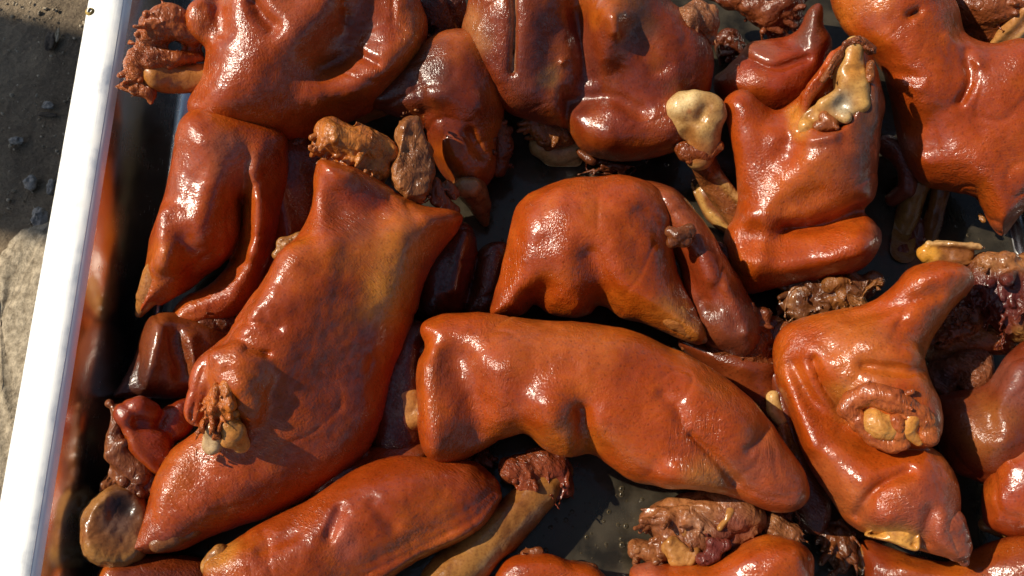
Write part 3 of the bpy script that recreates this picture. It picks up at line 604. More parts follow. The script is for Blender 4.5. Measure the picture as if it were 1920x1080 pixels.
t = Thing('pork_trotter', 'trotter with an upright pointed skin tip behind the one with open joint', PT, 1440, 150, .040, GR)
skin(t, [pil([(1340, 175), (1337, 145), (1360, 128), (1388, 104), (1405, 82), (1440, 76), (1482, 66), (1503, 50), (1517, 22), (1537, 10), (1542, 45), (1562, 74), (1556, 120), (1540, 170), (1510, 215), (1440, 225), (1370, 205)], 0, 78, 80)],
     [st([(1400, 110), (1450, 130), (1510, 110)], 10, -10), st([(1380, 150), (1450, 170)], 34, 8), st([(1470, 80), (1500, 90)], 14, -8)], [col([(1530, 30), (1515, 70)], 26, (.12, .035, .015), .8), col([(1400, 85), (1440, 100)], 20, (.30, .09, .04), .6)], base=(0.354, 0.048, 0.0091))

# right of centre, with open joint
t = Thing('pork_trotter', 'folded trotter right of centre with open pale joint and knobbed bone on its left', PT, 1510, 330, .053, GR)
skin(t, [pil([(1364, 205), (1372, 185), (1400, 178), (1432, 192), (1456, 204), (1482, 190), (1505, 165), (1535, 128), (1560, 95), (1600, 75), (1632, 90), (1643, 120), (1655, 160), (1662, 200), (1652, 240), (1647, 300), (1642, 368), (1612, 392), (1560, 420), (1480, 450), (1400, 460), (1372, 440), (1378, 400), (1386, 350), (1382, 300), (1370, 250)], 0, 84, 90),
         pil([(1368, 440), (1400, 425), (1460, 432), (1530, 415), (1590, 404), (1632, 408), (1652, 428), (1655, 452), (1640, 482), (1612, 504), (1560, 520), (1500, 531), (1440, 546), (1398, 551), (1373, 536), (1364, 490)], 4, 84, 72, k=34),
         cap([(1500, 250, 40, 110), (1500, 251, 40, 110)], k=1) if False else cap([(1390, 200, 30, 26), (1405, 260, 36, 30), (1420, 340, 30, 36)], k=26),
         cap([(1605, 80, 86, 26), (1590, 150, 88, 40), (1555, 205, 82, 42)], k=10, sub=True), cap([(1565, 105, 60, 12), (1540, 150, 66, 14), (1512, 190, 66, 14), (1496, 228, 62, 13)], k=10)],
     [st([(1475, 425), (1540, 420), (1605, 396)], 12, -20), st([(1400, 480), (1480, 490), (1600, 460)], 26, 10), st([(1470, 205), (1490, 250), (1480, 290)], 26, -16), st([(1440, 240), (1450, 330)], 30, -8), st([(1500, 180), (1535, 140)], 10, 8), st([(1640, 170), (1645, 230)], 16, 12), st([(1520, 300), (1600, 290)], 40, 8), st([(1395, 400), (1440, 420), (1420, 500)], 24, 10), st([(1480, 380), (1530, 360)], 20, -6), st([(1560, 480), (1640, 450)], 26, 6), st([(1488, 240), (1510, 265), (1560, 260)], 10, 8)],
     [col([(1635, 200), (1620, 290)], 36, (.10, .045, .022), .85), col([(1560, 280), (1600, 340)], 46, (.20, .045, .018), .6), col([(1645, 440)], 22, (.36, .16, .10), .6), col([(1490, 215), (1500, 250)], 16, YEL, .6), col([(1530, 330), (1470, 370)], 40, SKO, .5), col([(1650, 150), (1640, 100)], 18, SKD, .6)])
bone(t, [pil([(1572, 130), (1610, 120), (1626, 150), (1630, 195), (1610, 225), (1575, 235), (1535, 240), (1512, 250), (1498, 232), (1512, 205), (1545, 185), (1566, 165)], 60, 26, 24), cap([(1600, 85, 62, 18), (1594, 125, 66, 22), (1592, 155, 64, 24)], k=12), cap([(1545, 196, 76, 14), (1565, 184, 76, 14)], k=8), cap([(1582, 219, 86, 11), (1586, 221, 86, 11)], k=4), cap([(1512, 238, 74, 14), (1522, 252, 72, 10)], k=8), cap([(1615, 165, 74, 12), (1620, 195, 74, 12)], k=10)], (.62, .38, .13), BONEP, strokes=(st([(1578, 200)], 17, -10), st([(1590, 140), (1606, 142)], 8, -6)), cols=(col([(1578, 202)], 20, (.40, .36, .26), .8), col([(1597, 115), (1596, 140)], 20, (.56, .22, .035), .8), col([(1540, 215), (1555, 235)], 16, (.42, .19, .06), .6), col([(1500, 230), (1530, 250)], 12, YEL, .6)))
meat(t, [cap([(1585, 82, 74, 12), (1612, 74, 72, 14), (1632, 92, 64, 12)]), cap([(1545, 152, 90, 9), (1562, 118, 86, 11), (1575, 100, 82, 10)]), cap([(1630, 120, 74, 9), (1632, 150, 76, 8)]), cap([(1545, 216, 84, 9), (1560, 232, 82, 9), (1538, 236, 78, 8)])], (.27, .085, .025), (.44, .18, .05), rag=6)
t.part('knobbed_bone', [cap([(1283, 203, 64, 34), (1302, 196, 68, 28), (1322, 196, 64, 25)], k=12), cap([(1340, 204, 66, 22), (1344, 214, 62, 21)], k=12), cap([(1288, 228, 50, 35), (1318, 240, 48, 37), (1320, 270, 42, 32), (1312, 292, 38, 28)], k=16)], M_BONE, (.60, .36, .12),
       (st([(1328, 206), (1318, 226)], 9, -7), st([(1290, 256)], 13, -9), st([(1268, 225), (1282, 232)], 8, -4)), (col([(1294, 252), (1300, 246)], 15, (.34, .13, .03), .85), col([(1285, 290), (1335, 285)], 26, (.36, .12, .025), .9), col([(1312, 208), (1300, 235)], 9, (.46, .22, .06), .7), col([(1298, 186), (1275, 200)], 22, (.78, .58, .28), .7), col([(1298, 212)], 5, (.4, .12, .03), .8)), alt=(.74, .52, .22), vox=2.6, noise=((40, 2), (16, .8)), mottle=.8, hmid=46)
t.part('shank', [cap([(1308, 285, 26, 27), (1335, 335, -24, 27), (1400, 430, -40, 30)], k=16), cap([(1345, 325, 0, 10), (1375, 365, -10, 12), (1395, 380, -10, 12)], k=6)], M_MEAT, (.24, .07, .016), (), (col([(1350, 335), (1385, 370)], 10, (.5, .27, .08), .8),), alt=(.38, .15, .035), vox=2.8, noise=((40, 4), (16, 1.6)), fib=-50, mottle=.8)
meat(t, [cap([(1268, 262, 42, 10), (1285, 284, 50, 14), (1318, 288, 54, 13), (1345, 272, 46, 11)])], (.26, .07, .018), (.42, .16, .04), rag=4, name='meat_collar')
t.part('skin_flap', [pil([(1296, 345), (1308, 334), (1345, 352), (1390, 385), (1405, 430), (1390, 452), (1350, 428), (1318, 395)], -62, 20, 12)], M_SKIN, (.22, .06, .012), cols=(col([(1297, 345), (1316, 392), (1348, 424), (1385, 446)], 8, (.56, .30, .08), .95),), alt=(.32, .10, .02), vox=2.6, mottle=.5)

# top right
t = Thing('pork_trotter', 'large smooth trotter in the upper right with a pointed skin flap hanging down', PT, 1760, 190, .063, GR)
skin(t, [pil([(1558, -20), (1572, 35), (1598, 70), (1640, 108), (1662, 150), (1675, 205), (1684, 260), (1702, 310), (1735, 350), (1785, 364), (1822, 370), (1838, 392), (1852, 422), (1870, 443), (1886, 442), (1906, 415), (1932, 385), (1965, 330), (1985, 200), (1970, 100), (1920, 70), (1860, 80), (1810, 60), (1790, 0), (1740, -70), (1620, -70)], -6, 80, 95),
         pil([(1560, -20), (1575, 35), (1600, 72), (1642, 110), (1664, 150), (1690, 210), (1730, 240), (1780, 225), (1812, 185), (1816, 150), (1806, 105), (1790, 60), (1770, 0), (1730, -60), (1620, -65)], 28, 74, 80, k=10)],
     [st([(1600, 60), (1650, 85)], 34, 8), st([(1690, 100), (1705, 170)], 36, 8), st([(1650, 130), (1720, 150)], 10, -4), st([(1660, 160), (1730, 165)], 10, 4), st([(1720, 30), (1710, 36)], 8, -12), st([(1740, 300), (1820, 300), (1880, 400)], 34, 8), st([(1830, 220), (1890, 280)], 40, -10), st([(1700, 260), (1720, 300)], 24, 8), st([(1810, 100), (1818, 150), (1800, 190)], 10, -10), st([(1780, 70), (1830, 120)], 12, 6)],
     [col([(1600, 20), (1650, 10)], 34, (.56, .15, .015), .6), col([(1760, 130), (1700, 190)], 44, SK, .5), col([(1880, 425)], 26, (.30, .07, .03), .6), col([(1700, 270)], 18, (.44, .17, .12), .6), col([(1830, 110), (1870, 130)], 34, (.26, .05, .015), .5), col([(1720, 33)], 9, (.10, .03, .012), .9)], base=(0.437, 0.068, 0.00845))
t.part('curled_skin', [cap([(1662, 272, -30, 20), (1690, 290, -28, 24), (1704, 320, -28, 22), (1700, 355, -32, 22), (1672, 374, -38, 18)], k=10)], M_SKIN, (.20, .04, .014), alt=(.28, .06, .018), vox=3)
bone(t, [cap([(1722, 345, -48, 24), (1698, 410, -54, 24), (1668, 490, -64, 25)])], (.30, .16, .045), (.40, .22, .06), name='shank_bone')
bone(t, [cap([(1768, 345, -56, 17), (1750, 410, -60, 17), (1732, 480, -70, 18)])], (.24, .11, .03), (.36, .2, .07), name='splint_bone')
meat(t, [cap([(1722, 420, -58, 10), (1716, 460, -58, 14), (1690, 478, -58, 14), (1655, 472, -64, 12)])], (.15, .03, .018), MEATD, rag=5)

t = Thing('pork_trotter', 'ragged meaty trotter end with split amber bone in the top right corner', PT, 1860, 40, .066, GR)
meat(t, [cap([(1780, -10, 0, 30), (1830, 20, 0, 40), (1880, 10, 0, 44), (1940, 0, 0, 40)]), cap([(1810, 45, 4, 22), (1815, 62, 2, 8)]), cap([(1850, 55, 2, 28), (1848, 80, 0, 14)]), cap([(1900, 30, 10, 18), (1930, 10, 10, 16)])], (.27, .085, .03), (.46, .19, .06), rag=10)
bone(t, [cap([(1858, 98, 4, 12), (1885, 70, 14, 22), (1930, 25, 18, 28), (1970, -10, 18, 30)])], (.50, .22, .06), (.62, .36, .14), strokes=(st([(1868, 92), (1900, 62), (1940, 20)], 9, -10),), cols=(col([(1866, 94), (1900, 62), (1940, 20)], 8, (.2, .08, .03), .8), col([(1870, 110), (1900, 85), (1940, 45)], 9, (.66, .38, .16), .7)), name='split_bone')
skin(t, [pil([(1760, -30), (1800, -60), (1980, -70), (1990, 30), (1900, 40), (1800, 20)], -24, 50, 45)], base=SK)

# centre
t = Thing('pork_trotter', 'bent trotter at the centre, its toe pointing to the lower right', PT, 1120, 470, .050, GR)
skin(t, [pil([(1012, 352), (1060, 336), (1120, 332), (1180, 332), (1228, 350), (1255, 390), (1262, 430), (1262, 470), (1272, 510), (1290, 550), (1306, 582), (1322, 612), (1324, 635), (1308, 644), (1280, 634), (1240, 620), (1200, 606), (1165, 598), (1138, 580), (1120, 574), (1106, 590), (1070, 598), (1030, 590), (1002, 574), (985, 590), (950, 598), (918, 590), (926, 550), (940, 510), (949, 470), (955, 430), (965, 390), (985, 366)], 0, 88, 110)],
     [st([(1005, 575), (1025, 540)], 20, -16), st([(1125, 575), (1130, 520), (1110, 480)], 22, -18), st([(1000, 440), (990, 520), (950, 580)], 30, 10), st([(1150, 520), (1220, 560), (1290, 620)], 32, 12), st([(1060, 380), (1180, 370)], 40, 8), st([(1200, 400), (1245, 440)], 18, -12), st([(1060, 480), (1090, 560)], 30, 8), st([(1122, 380), (1120, 430)], 5, -3, True), st([(1180, 430), (1190, 500)], 26, -8)],
     [col([(1250, 575), (1290, 610)], 32, (.52, .2, .035), .7), col([(1160, 560), (1220, 590)], 26, SKO, .6), col([(1195, 380), (1230, 420)], 30, SK, .5), col([(935, 560), (960, 590)], 20, SKD, .4)], amp=.9, fold=1.5)
hoof(t, [cap([(1262, 590, 46, 24), (1295, 616, 38, 20), (1318, 636, 30, 9)], k=10)], (.44, .15, .035), (.56, .26, .06), cols=(col([(1285, 600)], 20, (.26, .05, .018), .6), col([(1322, 640)], 8, (.12, .06, .03), .8)))
meat(t, [cap([(1256, 432, 76, 9), (1272, 440, 78, 12), (1294, 432, 74, 9)]), cap([(1262, 455, 74, 10), (1285, 452, 72, 9)])], (.22, .08, .03), MEATO, rag=5, name='meat_scrap')
t = Thing('pork_trotter', 'dark skinned trotter with ragged end leaning behind the bent centre trotter', PT, 1350, 540, .042, GR)
skin(t, [pil([(1190, 345), (1235, 340), (1272, 358), (1302, 395), (1338, 440), (1372, 500), (1402, 548), (1425, 590), (1428, 640), (1405, 670), (1370, 665), (1325, 640), (1292, 570), (1262, 480), (1200, 400)], 6, 72, 70)],
     [st([(1265, 375), (1310, 440), (1340, 520)], 26, 10), st([(1270, 470), (1330, 580)], 16, -12), st([(1345, 540), (1385, 600)], 16, -8), st([(1360, 540), (1400, 620)], 14, 8)], [col([(1240, 355), (1290, 420)], 40, (.36, .085, .02), .6), col([(1330, 600), (1400, 640)], 40, (.16, .045, .02), .7)], base=(0.27, 0.04, 0.00975))
meat(t, [cap([(1390, 600, 0, 36), (1410, 660, -4, 34), (1425, 710, -10, 20), (1430, 730, -12, 10)]), cap([(1350, 640, -6, 32), (1390, 680, -8, 20)]), cap([(1432, 590, -4, 16), (1440, 650, -8, 12)])], (.22, .065, .022), (.32, .11, .035), rag=6)

# long one below the centre
t = Thing('pork_trotter', 'long thick trotter lying crosswise below the centre, small knuckle at its left end', PT, 1110, 740, .052, GR)
skin(t, [pil([(788, 622), (798, 600), (835, 590), (890, 590), (960, 595), (1030, 602), (1100, 608), (1170, 616), (1222, 634), (1272, 655), (1322, 682), (1372, 716), (1412, 752), (1442, 792), (1475, 842), (1502, 885), (1510, 928), (1480, 952), (1420, 950), (1350, 928), (1295, 915), (1240, 912), (1190, 897), (1150, 876), (1110, 852), (1062, 856), (1020, 842), (985, 814), (940, 824), (892, 846), (852, 866), (818, 863), (797, 840), (790, 800), (788, 755), (784, 715), (786, 680), (802, 650)], 0, 94, 125), pil([(1372, 830), (1400, 790), (1440, 795), (1475, 842), (1502, 885), (1510, 928), (1480, 952), (1430, 948), (1392, 930), (1375, 885)], 10, 60, 45, k=9), pil([(1225, 830), (1265, 815), (1310, 835), (1350, 870), (1372, 905), (1360, 925), (1300, 918), (1245, 912), (1215, 880)], 20, 66, 44, k=9), pil([(1245, 735), (1300, 715), (1360, 745), (1400, 800), (1385, 860), (1330, 850), (1275, 800)], 30, 66, 60, k=16)],
     [st([(872, 680), (895, 740), (900, 800)], 34, -22), st([(820, 660), (815, 740), (825, 830)], 24, 14), st([(1030, 760)], 38, 18), st([(1040, 800), (1070, 840)], 34, 12), st([(1092, 770), (1100, 842)], 15, -14), st([(950, 700), (960, 770)], 40, 8), st([(1140, 790), (1200, 860)], 44, 12), st([(1236, 742), (1258, 762), (1270, 792)], 12, -6), st([(1285, 812), (1335, 858), (1368, 900)], 9, -9), st([(1300, 720), (1380, 790)], 36, 8), st([(1390, 840), (1430, 800)], 8, -6), st([(1000, 640), (1150, 660)], 50, 6), st([(1250, 880), (1330, 890)], 24, 8), st([(790, 640), (800, 632)], 12, 6)],
     [col([(900, 690), (860, 700)], 40, (.28, .05, .014), .6), col([(1040, 830), (1090, 840)], 34, SKO, .8), col([(1420, 850), (1460, 900)], 50, (.24, .05, .018), .7), col([(1340, 905), (1300, 880)], 30, (.5, .2, .04), .6), col([(1100, 650), (1000, 640)], 60, (.46, .11, .016), .5), col([(1380, 880)], 30, (.20, .05, .02), .5)], m=M_SKIN2, fold=2)
bone(t, [cap([(768, 745, -26, 28), (775, 780, -28, 28), (800, 770, -28, 30)], k=12)], (.48, .20, .05), (.56, .30, .09), name='knuckle')
meat(t, [cap([(748, 780, -56, 26), (755, 830, -58, 26), (780, 855, -58, 22)]), cap([(770, 700, -50, 24), (790, 660, -40, 22)])], (.11, .035, .016), MEATD, rag=6)

# right, lower
t = Thing('pork_trotter', 'curved trotter at the lower right with two pale dewclaws on its side', PT, 1630, 770, .056, GR)
skin(t, [pil([(1452, 690), (1452, 650), (1472, 614), (1510, 592), (1562, 580), (1620, 570), (1662, 545), (1692, 510), (1722, 494), (1770, 488), (1810, 500), (1826, 525), (1812, 550), (1782, 582), (1753, 622), (1738, 660), (1730, 690), (1700, 720), (1640, 740), (1600, 780), (1640, 820), (1720, 830), (1755, 845), (1786, 890), (1800, 940), (1801, 990), (1813, 1040), (1809, 1058), (1780, 1050), (1730, 1036), (1680, 1021), (1625, 1006), (1585, 980), (1556, 940), (1530, 900), (1506, 850), (1490, 800), (1470, 750), (1456, 720)], 0, 84, 95),
         pil([(1545, 640), (1590, 612), (1650, 610), (1710, 640), (1738, 675), (1752, 720), (1768, 760), (1768, 800), (1752, 832), (1700, 838), (1640, 822), (1600, 796), (1572, 750), (1548, 700)], 40, 62, 70, k=12)],
     [st([(1490, 690), (1525, 750), (1580, 800)], 20, -14), st([(1475, 680), (1500, 760), (1525, 830)], 18, 12), st([(1690, 530), (1760, 520)], 30, 8), st([(1600, 600), (1680, 580), (1750, 560)], 14, -8), st([(1620, 650), (1700, 660)], 26, 8), st([(1620, 690), (1690, 700), (1735, 695)], 12, -10), st([(1560, 860), (1620, 900)], 50, 10), st([(1610, 960), (1640, 910), (1700, 880)], 10, -10), st([(1660, 965)], 28, 12), st([(1720, 900), (1760, 960)], 40, 8), st([(1690, 620), (1735, 640)], 12, -6), st([(1570, 690), (1590, 740)], 18, 6), st([(1530, 680), (1545, 720), (1580, 770)], 9, -12), st([(1740, 950), (1730, 1010)], 12, -10)],
     [col([(1600, 650), (1620, 700)], 50, (.50, .14, .02), .6), col([(1580, 740), (1600, 770)], 26, (.46, .18, .03), .6), col([(1650, 1000), (1700, 1010)], 24, (.62, .30, .055), .95), col([(1645, 962)], 26, (.28, .05, .02), .7), col([(1740, 940), (1770, 1000)], 46, (.30, .07, .035), .7), col([(1755, 760), (1765, 820)], 16, (.2, .04, .014), .6), col([(1530, 590), (1560, 600)], 30, SKO, .5), col([(1560, 880), (1600, 930)], 40, (.42, .12, .035), .5)])
t.part('dewclaw', [cap([(1638, 790, 94, 22), (1650, 800, 94, 22), (1664, 806, 92, 18)], k=8), cap([(1672, 790, 92, 14), (1676, 806, 90, 12)], k=8)], M_HOOF, (.60, .26, .05), alt=(.66, .36, .10), vox=2.6, noise=((30, 2), (10, .6)))
t.part('dewclaw', [cap([(1708, 784, 92, 15), (1700, 808, 90, 14), (1722, 828, 80, 9)], k=8)], M_HOOF, (.60, .24, .04), alt=(.68, .36, .08), vox=2.6, noise=((30, 2), (10, .6)))
meat(t, [cap([(1598, 752, 94, 15), (1636, 736, 100, 18), (1680, 752, 100, 17), (1722, 772, 92, 14)]), cap([(1612, 800, 90, 12), (1636, 822, 88, 10), (1668, 832, 86, 9), (1692, 828, 86, 9)]), cap([(1735, 790, 86, 12), (1742, 822, 76, 10)]), cap([(1590, 770, 96, 12), (1615, 790, 94, 14)]), cap([(1680, 790, 100, 10), (1685, 815, 94, 10)])], (.40, .11, .03), (.52, .22, .05), rag=5, name='toe_tissue')
hoof(t, [cap([(1770, 985, 30, 36), (1795, 1025, 20, 24), (1808, 1052, 12, 9)], k=10)], (.30, .07, .03), (.42, .14, .05))
hoof(t, [pil([(1618, 1003), (1645, 982), (1690, 968), (1724, 985), (1728, 1022), (1715, 1034), (1680, 1022), (1645, 1012)], 44, 34, 26)], (.62, .28, .05), (.7, .38, .09), name='toe_fat')
bone(t, [cap([(1450, 745, -20, 12), (1452, 770, -22, 14), (1464, 788, -22, 10)])], (.62, .38, .12), BONEP)
meat(t, [cap([(1470, 800, -24, 12), (1475, 830, -26, 14), (1490, 850, -28, 10)])], (.34, .12, .03), MEATO, rag=4, name='sinew')

# meat under the open joint trotter
t = Thing('pork_trotter', 'crumbly brown meat end poking out below the folded trotter', PT, 1550, 560, .030, GR)
meat(t, [pil([(1460, 580), (1475, 545), (1490, 525), (1600, 510), (1650, 515), (1655, 535), (1630, 560), (1600, 590), (1540, 600), (1490, 605)], -6, 44, 40)], (.17, .07, .03), (.3, .13, .05), rag=10)
t.part('meat_flake', [pil([(1470, 570), (1485, 540), (1520, 522), (1538, 528), (1528, 555), (1495, 590), (1475, 605)], 24, 14, 14)], M_MEAT, (.30, .13, .05), alt=MEATO, vox=2.6, rag=4)
meat(t, [cap([(1620, 548, 26, 12), (1640, 530, 24, 10), (1652, 532, 22, 7)]), cap([(1560, 535, 30, 14), (1590, 528, 30, 14)]), cap([(1562, 565, 26, 12), (1570, 580, 22, 7)]), cap([(1590, 560, 30, 20), (1620, 572, 26, 14)])], (.28, .12, .04), (.4, .2, .07), rag=5, name='meat_crumb')
# yellow cartilage with meat, right middle
t = Thing('pork_trotter', 'trotter end with yellow cartilage and dark red meat at the right edge', PT, 1850, 560, .052, GR)
t.part('cartilage', [pil([(1726, 480), (1733, 460), (1760, 450), (1800, 454), (1838, 458), (1846, 474), (1820, 494), (1780, 500), (1745, 496)], 24, 15, 10), cap([(1738, 474, 36, 14), (1756, 482, 34, 12)], k=10), cap([(1742, 456, 40, 6), (1800, 458, 40, 6), (1836, 464, 36, 6)], k=6)], M_BONE, (.26, .09, .02), (st([(1790, 478), (1825, 476)], 14, -6),), (col([(1740, 476)], 20, (.66, .30, .035), .9), col([(1742, 454), (1800, 456), (1838, 462)], 7, (.56, .33, .13), .9)), alt=(.36, .15, .035), vox=2.4, noise=((30, 4), (10, 2)))
meat(t, [pil([(1800, 505), (1840, 480), (1900, 478), (1960, 490), (1980, 600), (1940, 650), (1890, 640), (1850, 600), (1815, 560)], 0, 60, 55), cap([(1850, 492, 40, 16), (1890, 488, 40, 16)]), cap([(1830, 510, 44, 9), (1842, 522, 44, 10), (1855, 512, 44, 9)]), cap([(1905, 520, 40, 24), (1925, 570, 36, 22)])], (.16, .035, .018), (.30, .085, .03), rag=10, cols=(col([(1860, 540), (1880, 560)], 44, (.085, .014, .012), .8), col([(1850, 490), (1910, 490)], 24, (.40, .17, .05), .7), col([(1915, 625)], 18, (.46, .24, .06), .8)))
meat(t, [pil([(1745, 640), (1765, 600), (1790, 575), (1830, 578), (1845, 605), (1835, 620), (1800, 640), (1765, 655)], 6, 46, 34), cap([(1760, 660, -10, 22), (1820, 640, -6, 26), (1880, 640, -10, 24)])], (.26, .07, .025), (.38, .14, .045), rag=6, name='meat_lobe')
t.part('meat_flap', [pil([(1740, 690), (1770, 672), (1820, 655), (1855, 660), (1868, 690), (1886, 738), (1850, 750), (1820, 742), (1800, 728), (1790, 760), (1768, 775), (1745, 745)], 0, 40, 30)], M_MEAT, (.21, .06, .022), (st([(1800, 700), (1795, 730)], 10, -10), st([(1780, 710)], 12, -8), st([(1840, 735), (1880, 738)], 10, 6)), (col([(1775, 705)], 16, (.12, .07, .06), .7),), alt=(.3, .1, .03), vox=3, rag=4)
t = Thing('pork_trotter', 'smooth purplish brown trotter half hidden behind the dewclaw trotter', PT, 1850, 780, .042, GR)
skin(t, [pil([(1740, 760), (1790, 735), (1850, 720), (1890, 670), (1930, 640), (1990, 650), (1990, 900), (1900, 920), (1820, 900), (1770, 860)], 0, 76, 80)], [st([(1890, 690), (1870, 760), (1880, 820)], 26, 10), st([(1800, 780), (1850, 830)], 40, 8), st([(1840, 740), (1860, 800)], 20, -8)], [col([(1860, 780), (1840, 820)], 40, (.36, .12, .025), .6), col([(1900, 740), (1880, 690)], 26, (.22, .06, .035), .7)], base=(0.208, 0.032, 0.0104), alt=(.3, .07, .02))
t = Thing('pork_trotter', 'trotter with a rounded ruddy end cut by the right edge, near the bottom', PT, 1890, 910, .046, GR)
skin(t, [pil([(1925, 805), (1890, 825), (1862, 860), (1846, 905), (1840, 950), (1852, 985), (1890, 1002), (1940, 1005), (2000, 1000), (2000, 810)], 0, 76, 75)], [st([(1880, 850), (1865, 930)], 26, 8), st([(1905, 850), (1920, 840)], 14, -8)], [col([(1905, 835)], 20, (.44, .18, .09), .7)], base=(0.374, 0.052, 0.0104))
bone(t, [cap([(1850, 985, -20, 14), (1885, 995, -20, 16)])], (.24, .11, .04), BOND)
t = Thing('pork_trotter', 'dim trotter along the bottom right edge, under the dewclaw trotter', PT, 1780, 1060, .026, GR)
skin(t, [pil([(1615, 1010), (1660, 1020), (1720, 1040), (1790, 1055), (1850, 1020), (1920, 1000), (2000, 1010), (2000, 1130), (1640, 1130), (1610, 1060)], 0, 64, 60)], [st([(1700, 1060), (1800, 1080)], 24, 8)], base=(0.25, 0.036, 0.0091))
hoof(t, [cap([(1612, 1035, 14, 16), (1622, 1058, 14, 18), (1632, 1078, 12, 16)])], (.34, .14, .03), (.46, .2, .05), name='bone')

# bottom row
t = Thing('pork_trotter', 'trotter at the bottom, left of centre, with a bare shank bone on its right', PT, 720, 1000, .038, GR)
skin(t, [pil([(382, 1050), (420, 1022), (480, 985), (560, 945), (620, 905), (680, 870), (740, 852), (800, 856), (850, 856), (890, 864), (920, 885), (938, 912), (930, 948), (905, 985), (850, 1016), (780, 1048), (700, 1085), (560, 1170), (420, 1150), (385, 1095)], 0, 72, 95),
         pil([(540, 1000), (600, 955), (650, 935), (690, 950), (700, 985), (680, 1020), (640, 1060), (580, 1085), (530, 1060)], 26, 58, 55, k=12),
         pil([(640, 1075), (700, 1040), (760, 1015), (820, 980), (880, 945), (925, 918), (942, 930), (930, 952), (905, 988), (850, 1020), (780, 1052), (700, 1095)], 12, 58, 36, k=8)],
     [st([(640, 958), (622, 1005)], 10, -9), st([(700, 950), (735, 985)], 14, -6), st([(720, 930), (790, 900), (860, 885)], 30, 5), st([(400, 1060), (470, 1040)], 22, 5), st([(560, 1000), (500, 1030)], 12, -5)],
     [col([(400, 1050), (430, 1040)], 24, (.56, .22, .03), .7), col([(640, 980), (655, 1020)], 24, (.42, .10, .06), .6), col([(800, 890), (860, 870)], 30, SKD, .4)], base=(.42, .065, .006), fold=1.5)
bone(t, [cap([(1050, 885, -14, 26), (1020, 915, -12, 34), (940, 990, -16, 42), (850, 1080, -20, 46), (820, 1120, -20, 46)], k=14)], (.36, .16, .04), (.44, .22, .06), cols=(col([(1010, 960), (900, 1060)], 9, (.42, .26, .12), .5), col([(935, 945)], 14, MEATD, .8)), name='shank_bone')
meat(t, [cap([(965, 880, -4, 26), (1010, 872, 0, 30), (1045, 880, -4, 26), (1060, 920, -10, 18)]), cap([(990, 905, 0, 24), (1030, 930, -4, 20)])], (.24, .05, .02), (.38, .12, .03), rag=7)
hoof(t, [cap([(395, 1060, 16, 18), (412, 1036, 20, 14)])], (.40, .16, .03), (.5, .24, .06), name='bone')
t = Thing('pork_trotter', 'sliver of trotter skin at the bottom edge beside the bare shank bone', PT, 1010, 1075, .024, GR)
skin(t, [pil([(935, 1070), (960, 1045), (1010, 1038), (1060, 1050), (1120, 1070), (1150, 1130), (930, 1130)], 0, 50, 45)], [st([(970, 1060), (1050, 1060)], 16, 5)], base=SK)
meat(t, [cap([(985, 1042, 10, 12), (1010, 1035, 10, 12)]), cap([(1075, 1060, 0, 12), (1110, 1068, 0, 10)])], (.15, .045, .02), MEAT, rag=5)
t = Thing('pork_trotter', 'trotter at the bottom right of centre with crumbly meat heaped behind rounded skin', PT, 1350, 1030, .034, GR)
skin(t, [pil([(1178, 1075), (1215, 1050), (1280, 1052), (1340, 1045), (1392, 1018), (1440, 1002), (1485, 1010), (1518, 1035), (1527, 1065), (1520, 1110), (1460, 1150), (1220, 1150)], 10, 70, 65)], [st([(1230, 1068), (1300, 1075)], 24, 6), st([(1400, 1040), (1480, 1040)], 26, 8)], [col([(1215, 1065)], 26, (.46, .14, .08), .5)], base=(0.458, 0.072, 0.0091))
meat(t, [pil([(1200, 975), (1215, 945), (1280, 925), (1340, 915), (1400, 925), (1430, 960), (1425, 1000), (1380, 1030), (1300, 1060), (1240, 1055), (1230, 1010)], -6, 50, 42), cap([(1192, 1030, 0, 14), (1225, 1035, 4, 16)]), cap([(1360, 920, 10, 14), (1378, 900, 6, 12)])], (.30, .12, .055), (.44, .2, .08), rag=8, cols=(col([(1375, 990), (1340, 1040)], 34, (.20, .05, .03), .8), col([(1310, 985)], 26, (.40, .19, .10), .6)))
t.part('cartilage', [cap([(1258, 1022, 40, 14), (1262, 1042, 38, 16), (1290, 1050, 36, 14)]), cap([(1278, 1030, 40, 12), (1300, 1040, 38, 12)])], M_BONE, (.44, .19, .045), alt=(.5, .24, .05), vox=2.6, noise=((20, 6), (9, 2)))
t.part('tendon', [cap([(1284, 1002, 38, 6), (1286, 984, 40, 6), (1298, 972, 38, 4)]), cap([(1350, 990, 42, 5), (1364, 975, 40, 7), (1370, 958, 36, 7), (1366, 942, 34, 5)])], M_BONE, (.40, .17, .04), alt=(.5, .24, .05), vox=2.2, noise=((20, 3), (8, 1)))
meat(t, [cap([(1320, 1045, 48, 14), (1345, 1040, 48, 12)]), cap([(1335, 1018, 50, 15), (1360, 1022, 46, 16)])], (.16, .035, .03), (.26, .06, .04), rag=3, name='jelly')
meat(t, [cap([(1450, 985, -20, 24), (1480, 1000, -20, 20), (1495, 1010, -20, 12)])], (.26, .11, .05), (.4, .2, .09), rag=6, name='meat_scrap')
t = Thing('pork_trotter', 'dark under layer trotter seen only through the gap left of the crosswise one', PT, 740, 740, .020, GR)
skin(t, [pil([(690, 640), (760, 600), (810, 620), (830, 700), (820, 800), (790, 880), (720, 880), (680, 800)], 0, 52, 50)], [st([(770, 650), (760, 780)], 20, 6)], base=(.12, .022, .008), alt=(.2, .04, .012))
t = Thing('meat_scrap', 'tiny tan meat scrap on bare steel beside the hanging skin flap', 'meat scrap', 1842, 410, .02)
meat(t, [cap([(1838, 404, 0, 9), (1844, 414, 0, 9)])], (.40, .22, .08), MEATO, rag=3, name='meat')
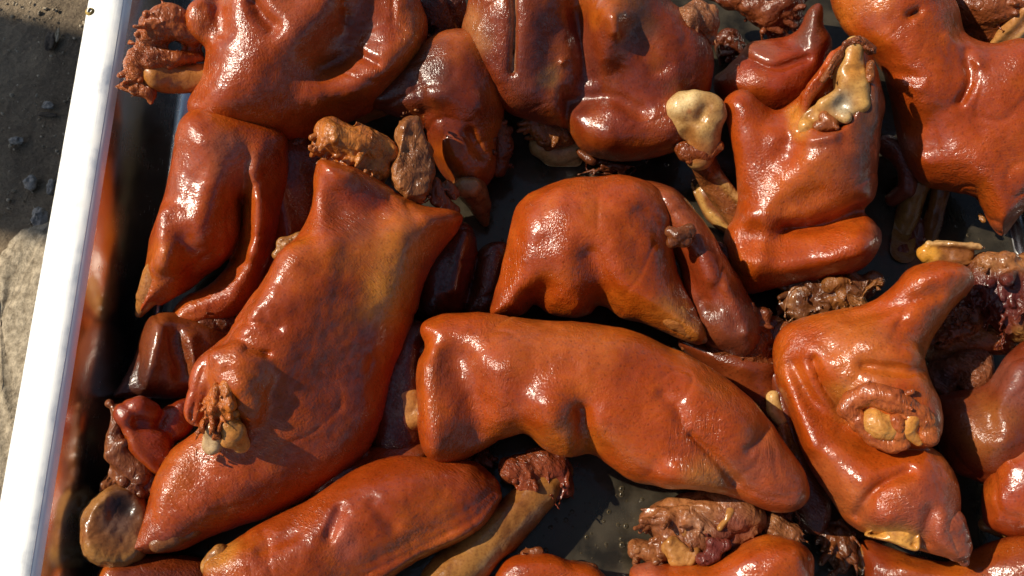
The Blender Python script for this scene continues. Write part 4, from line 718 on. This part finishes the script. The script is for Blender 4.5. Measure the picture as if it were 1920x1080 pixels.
under = [
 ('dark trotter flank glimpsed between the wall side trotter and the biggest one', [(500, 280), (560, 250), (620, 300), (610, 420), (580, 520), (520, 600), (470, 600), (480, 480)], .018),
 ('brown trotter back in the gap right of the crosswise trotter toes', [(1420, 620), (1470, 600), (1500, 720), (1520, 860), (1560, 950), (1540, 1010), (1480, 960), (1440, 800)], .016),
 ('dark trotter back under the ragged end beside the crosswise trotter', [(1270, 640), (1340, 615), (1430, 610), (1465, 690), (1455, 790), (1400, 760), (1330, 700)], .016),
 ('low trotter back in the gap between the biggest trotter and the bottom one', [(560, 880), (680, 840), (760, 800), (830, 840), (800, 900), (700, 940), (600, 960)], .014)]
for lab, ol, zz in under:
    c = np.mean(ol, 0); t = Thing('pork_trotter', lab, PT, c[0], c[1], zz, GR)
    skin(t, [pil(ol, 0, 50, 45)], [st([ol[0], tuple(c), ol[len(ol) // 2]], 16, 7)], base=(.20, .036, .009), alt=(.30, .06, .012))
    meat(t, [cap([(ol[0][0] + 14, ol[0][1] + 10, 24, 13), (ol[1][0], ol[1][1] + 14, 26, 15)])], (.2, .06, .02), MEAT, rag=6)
scraps = [
 ('dark meat scrap wedged below the rounded end of the crosswise trotter', [(1420, 960), (1450, 945), (1490, 955), (1500, 985), (1460, 1000), (1425, 985)], .022, (.20, .06, .02)),
 ('wet brown gristle scrap on the floor left of the lower right toe', [(1540, 985), (1575, 975), (1600, 1000), (1605, 1050), (1575, 1075), (1550, 1040)], .012, (.22, .08, .03)),
 ('dark shred of meat lying between bent centre trotter and folded trotter', [(1320, 470), (1345, 455), (1370, 480), (1375, 540), (1345, 535), (1325, 505)], .024, (.18, .05, .018)),
 ('brown meat shred under the broad top trotter, beside the bone knob', [(1105, 300), (1150, 305), (1190, 312), (1180, 330), (1130, 332), (1100, 320)], .012, (.16, .05, .02)),
 ('clump of dark sinew in the gap right of the broad top trotter', [(1345, 70), (1375, 60), (1395, 85), (1375, 115), (1345, 110)], .014, (.16, .045, .018)),
 ('dark meat shred beneath the small left knuckle of the crosswise trotter', [(860, 855), (900, 845), (925, 860), (900, 885), (865, 880)], .016, (.19, .05, .018))]
for lab, ol, zz, bc in scraps:
    c = np.mean(ol, 0); t = Thing('meat_scrap', lab, 'meat scrap', c[0], c[1], zz, 'loose scraps of meat on the tray floor')
    meat(t, [pil(ol, 0, 26, 18)], bc, MEAT, rag=7)
# loose scrap of meat
t = Thing('meat_scrap', 'loose crumb of golden brown meat by the left flank of the biggest trotter', 'meat scrap', 545, 465, .068)
meat(t, [cap([(520, 478, 0, 9), (540, 462, 4, 16), (560, 448, 2, 14), (572, 438, 0, 8)]), cap([(530, 455, 0, 11), (548, 478, 0, 10)])], (.38, .19, .06), (.55, .32, .10), rag=7, name='meat')
meat(t, [cap([(560, 480, -16, 16), (548, 500, -20, 14), (575, 470, -20, 20)])], (.26, .06, .02), MEAT, rag=5, name='dark_meat')
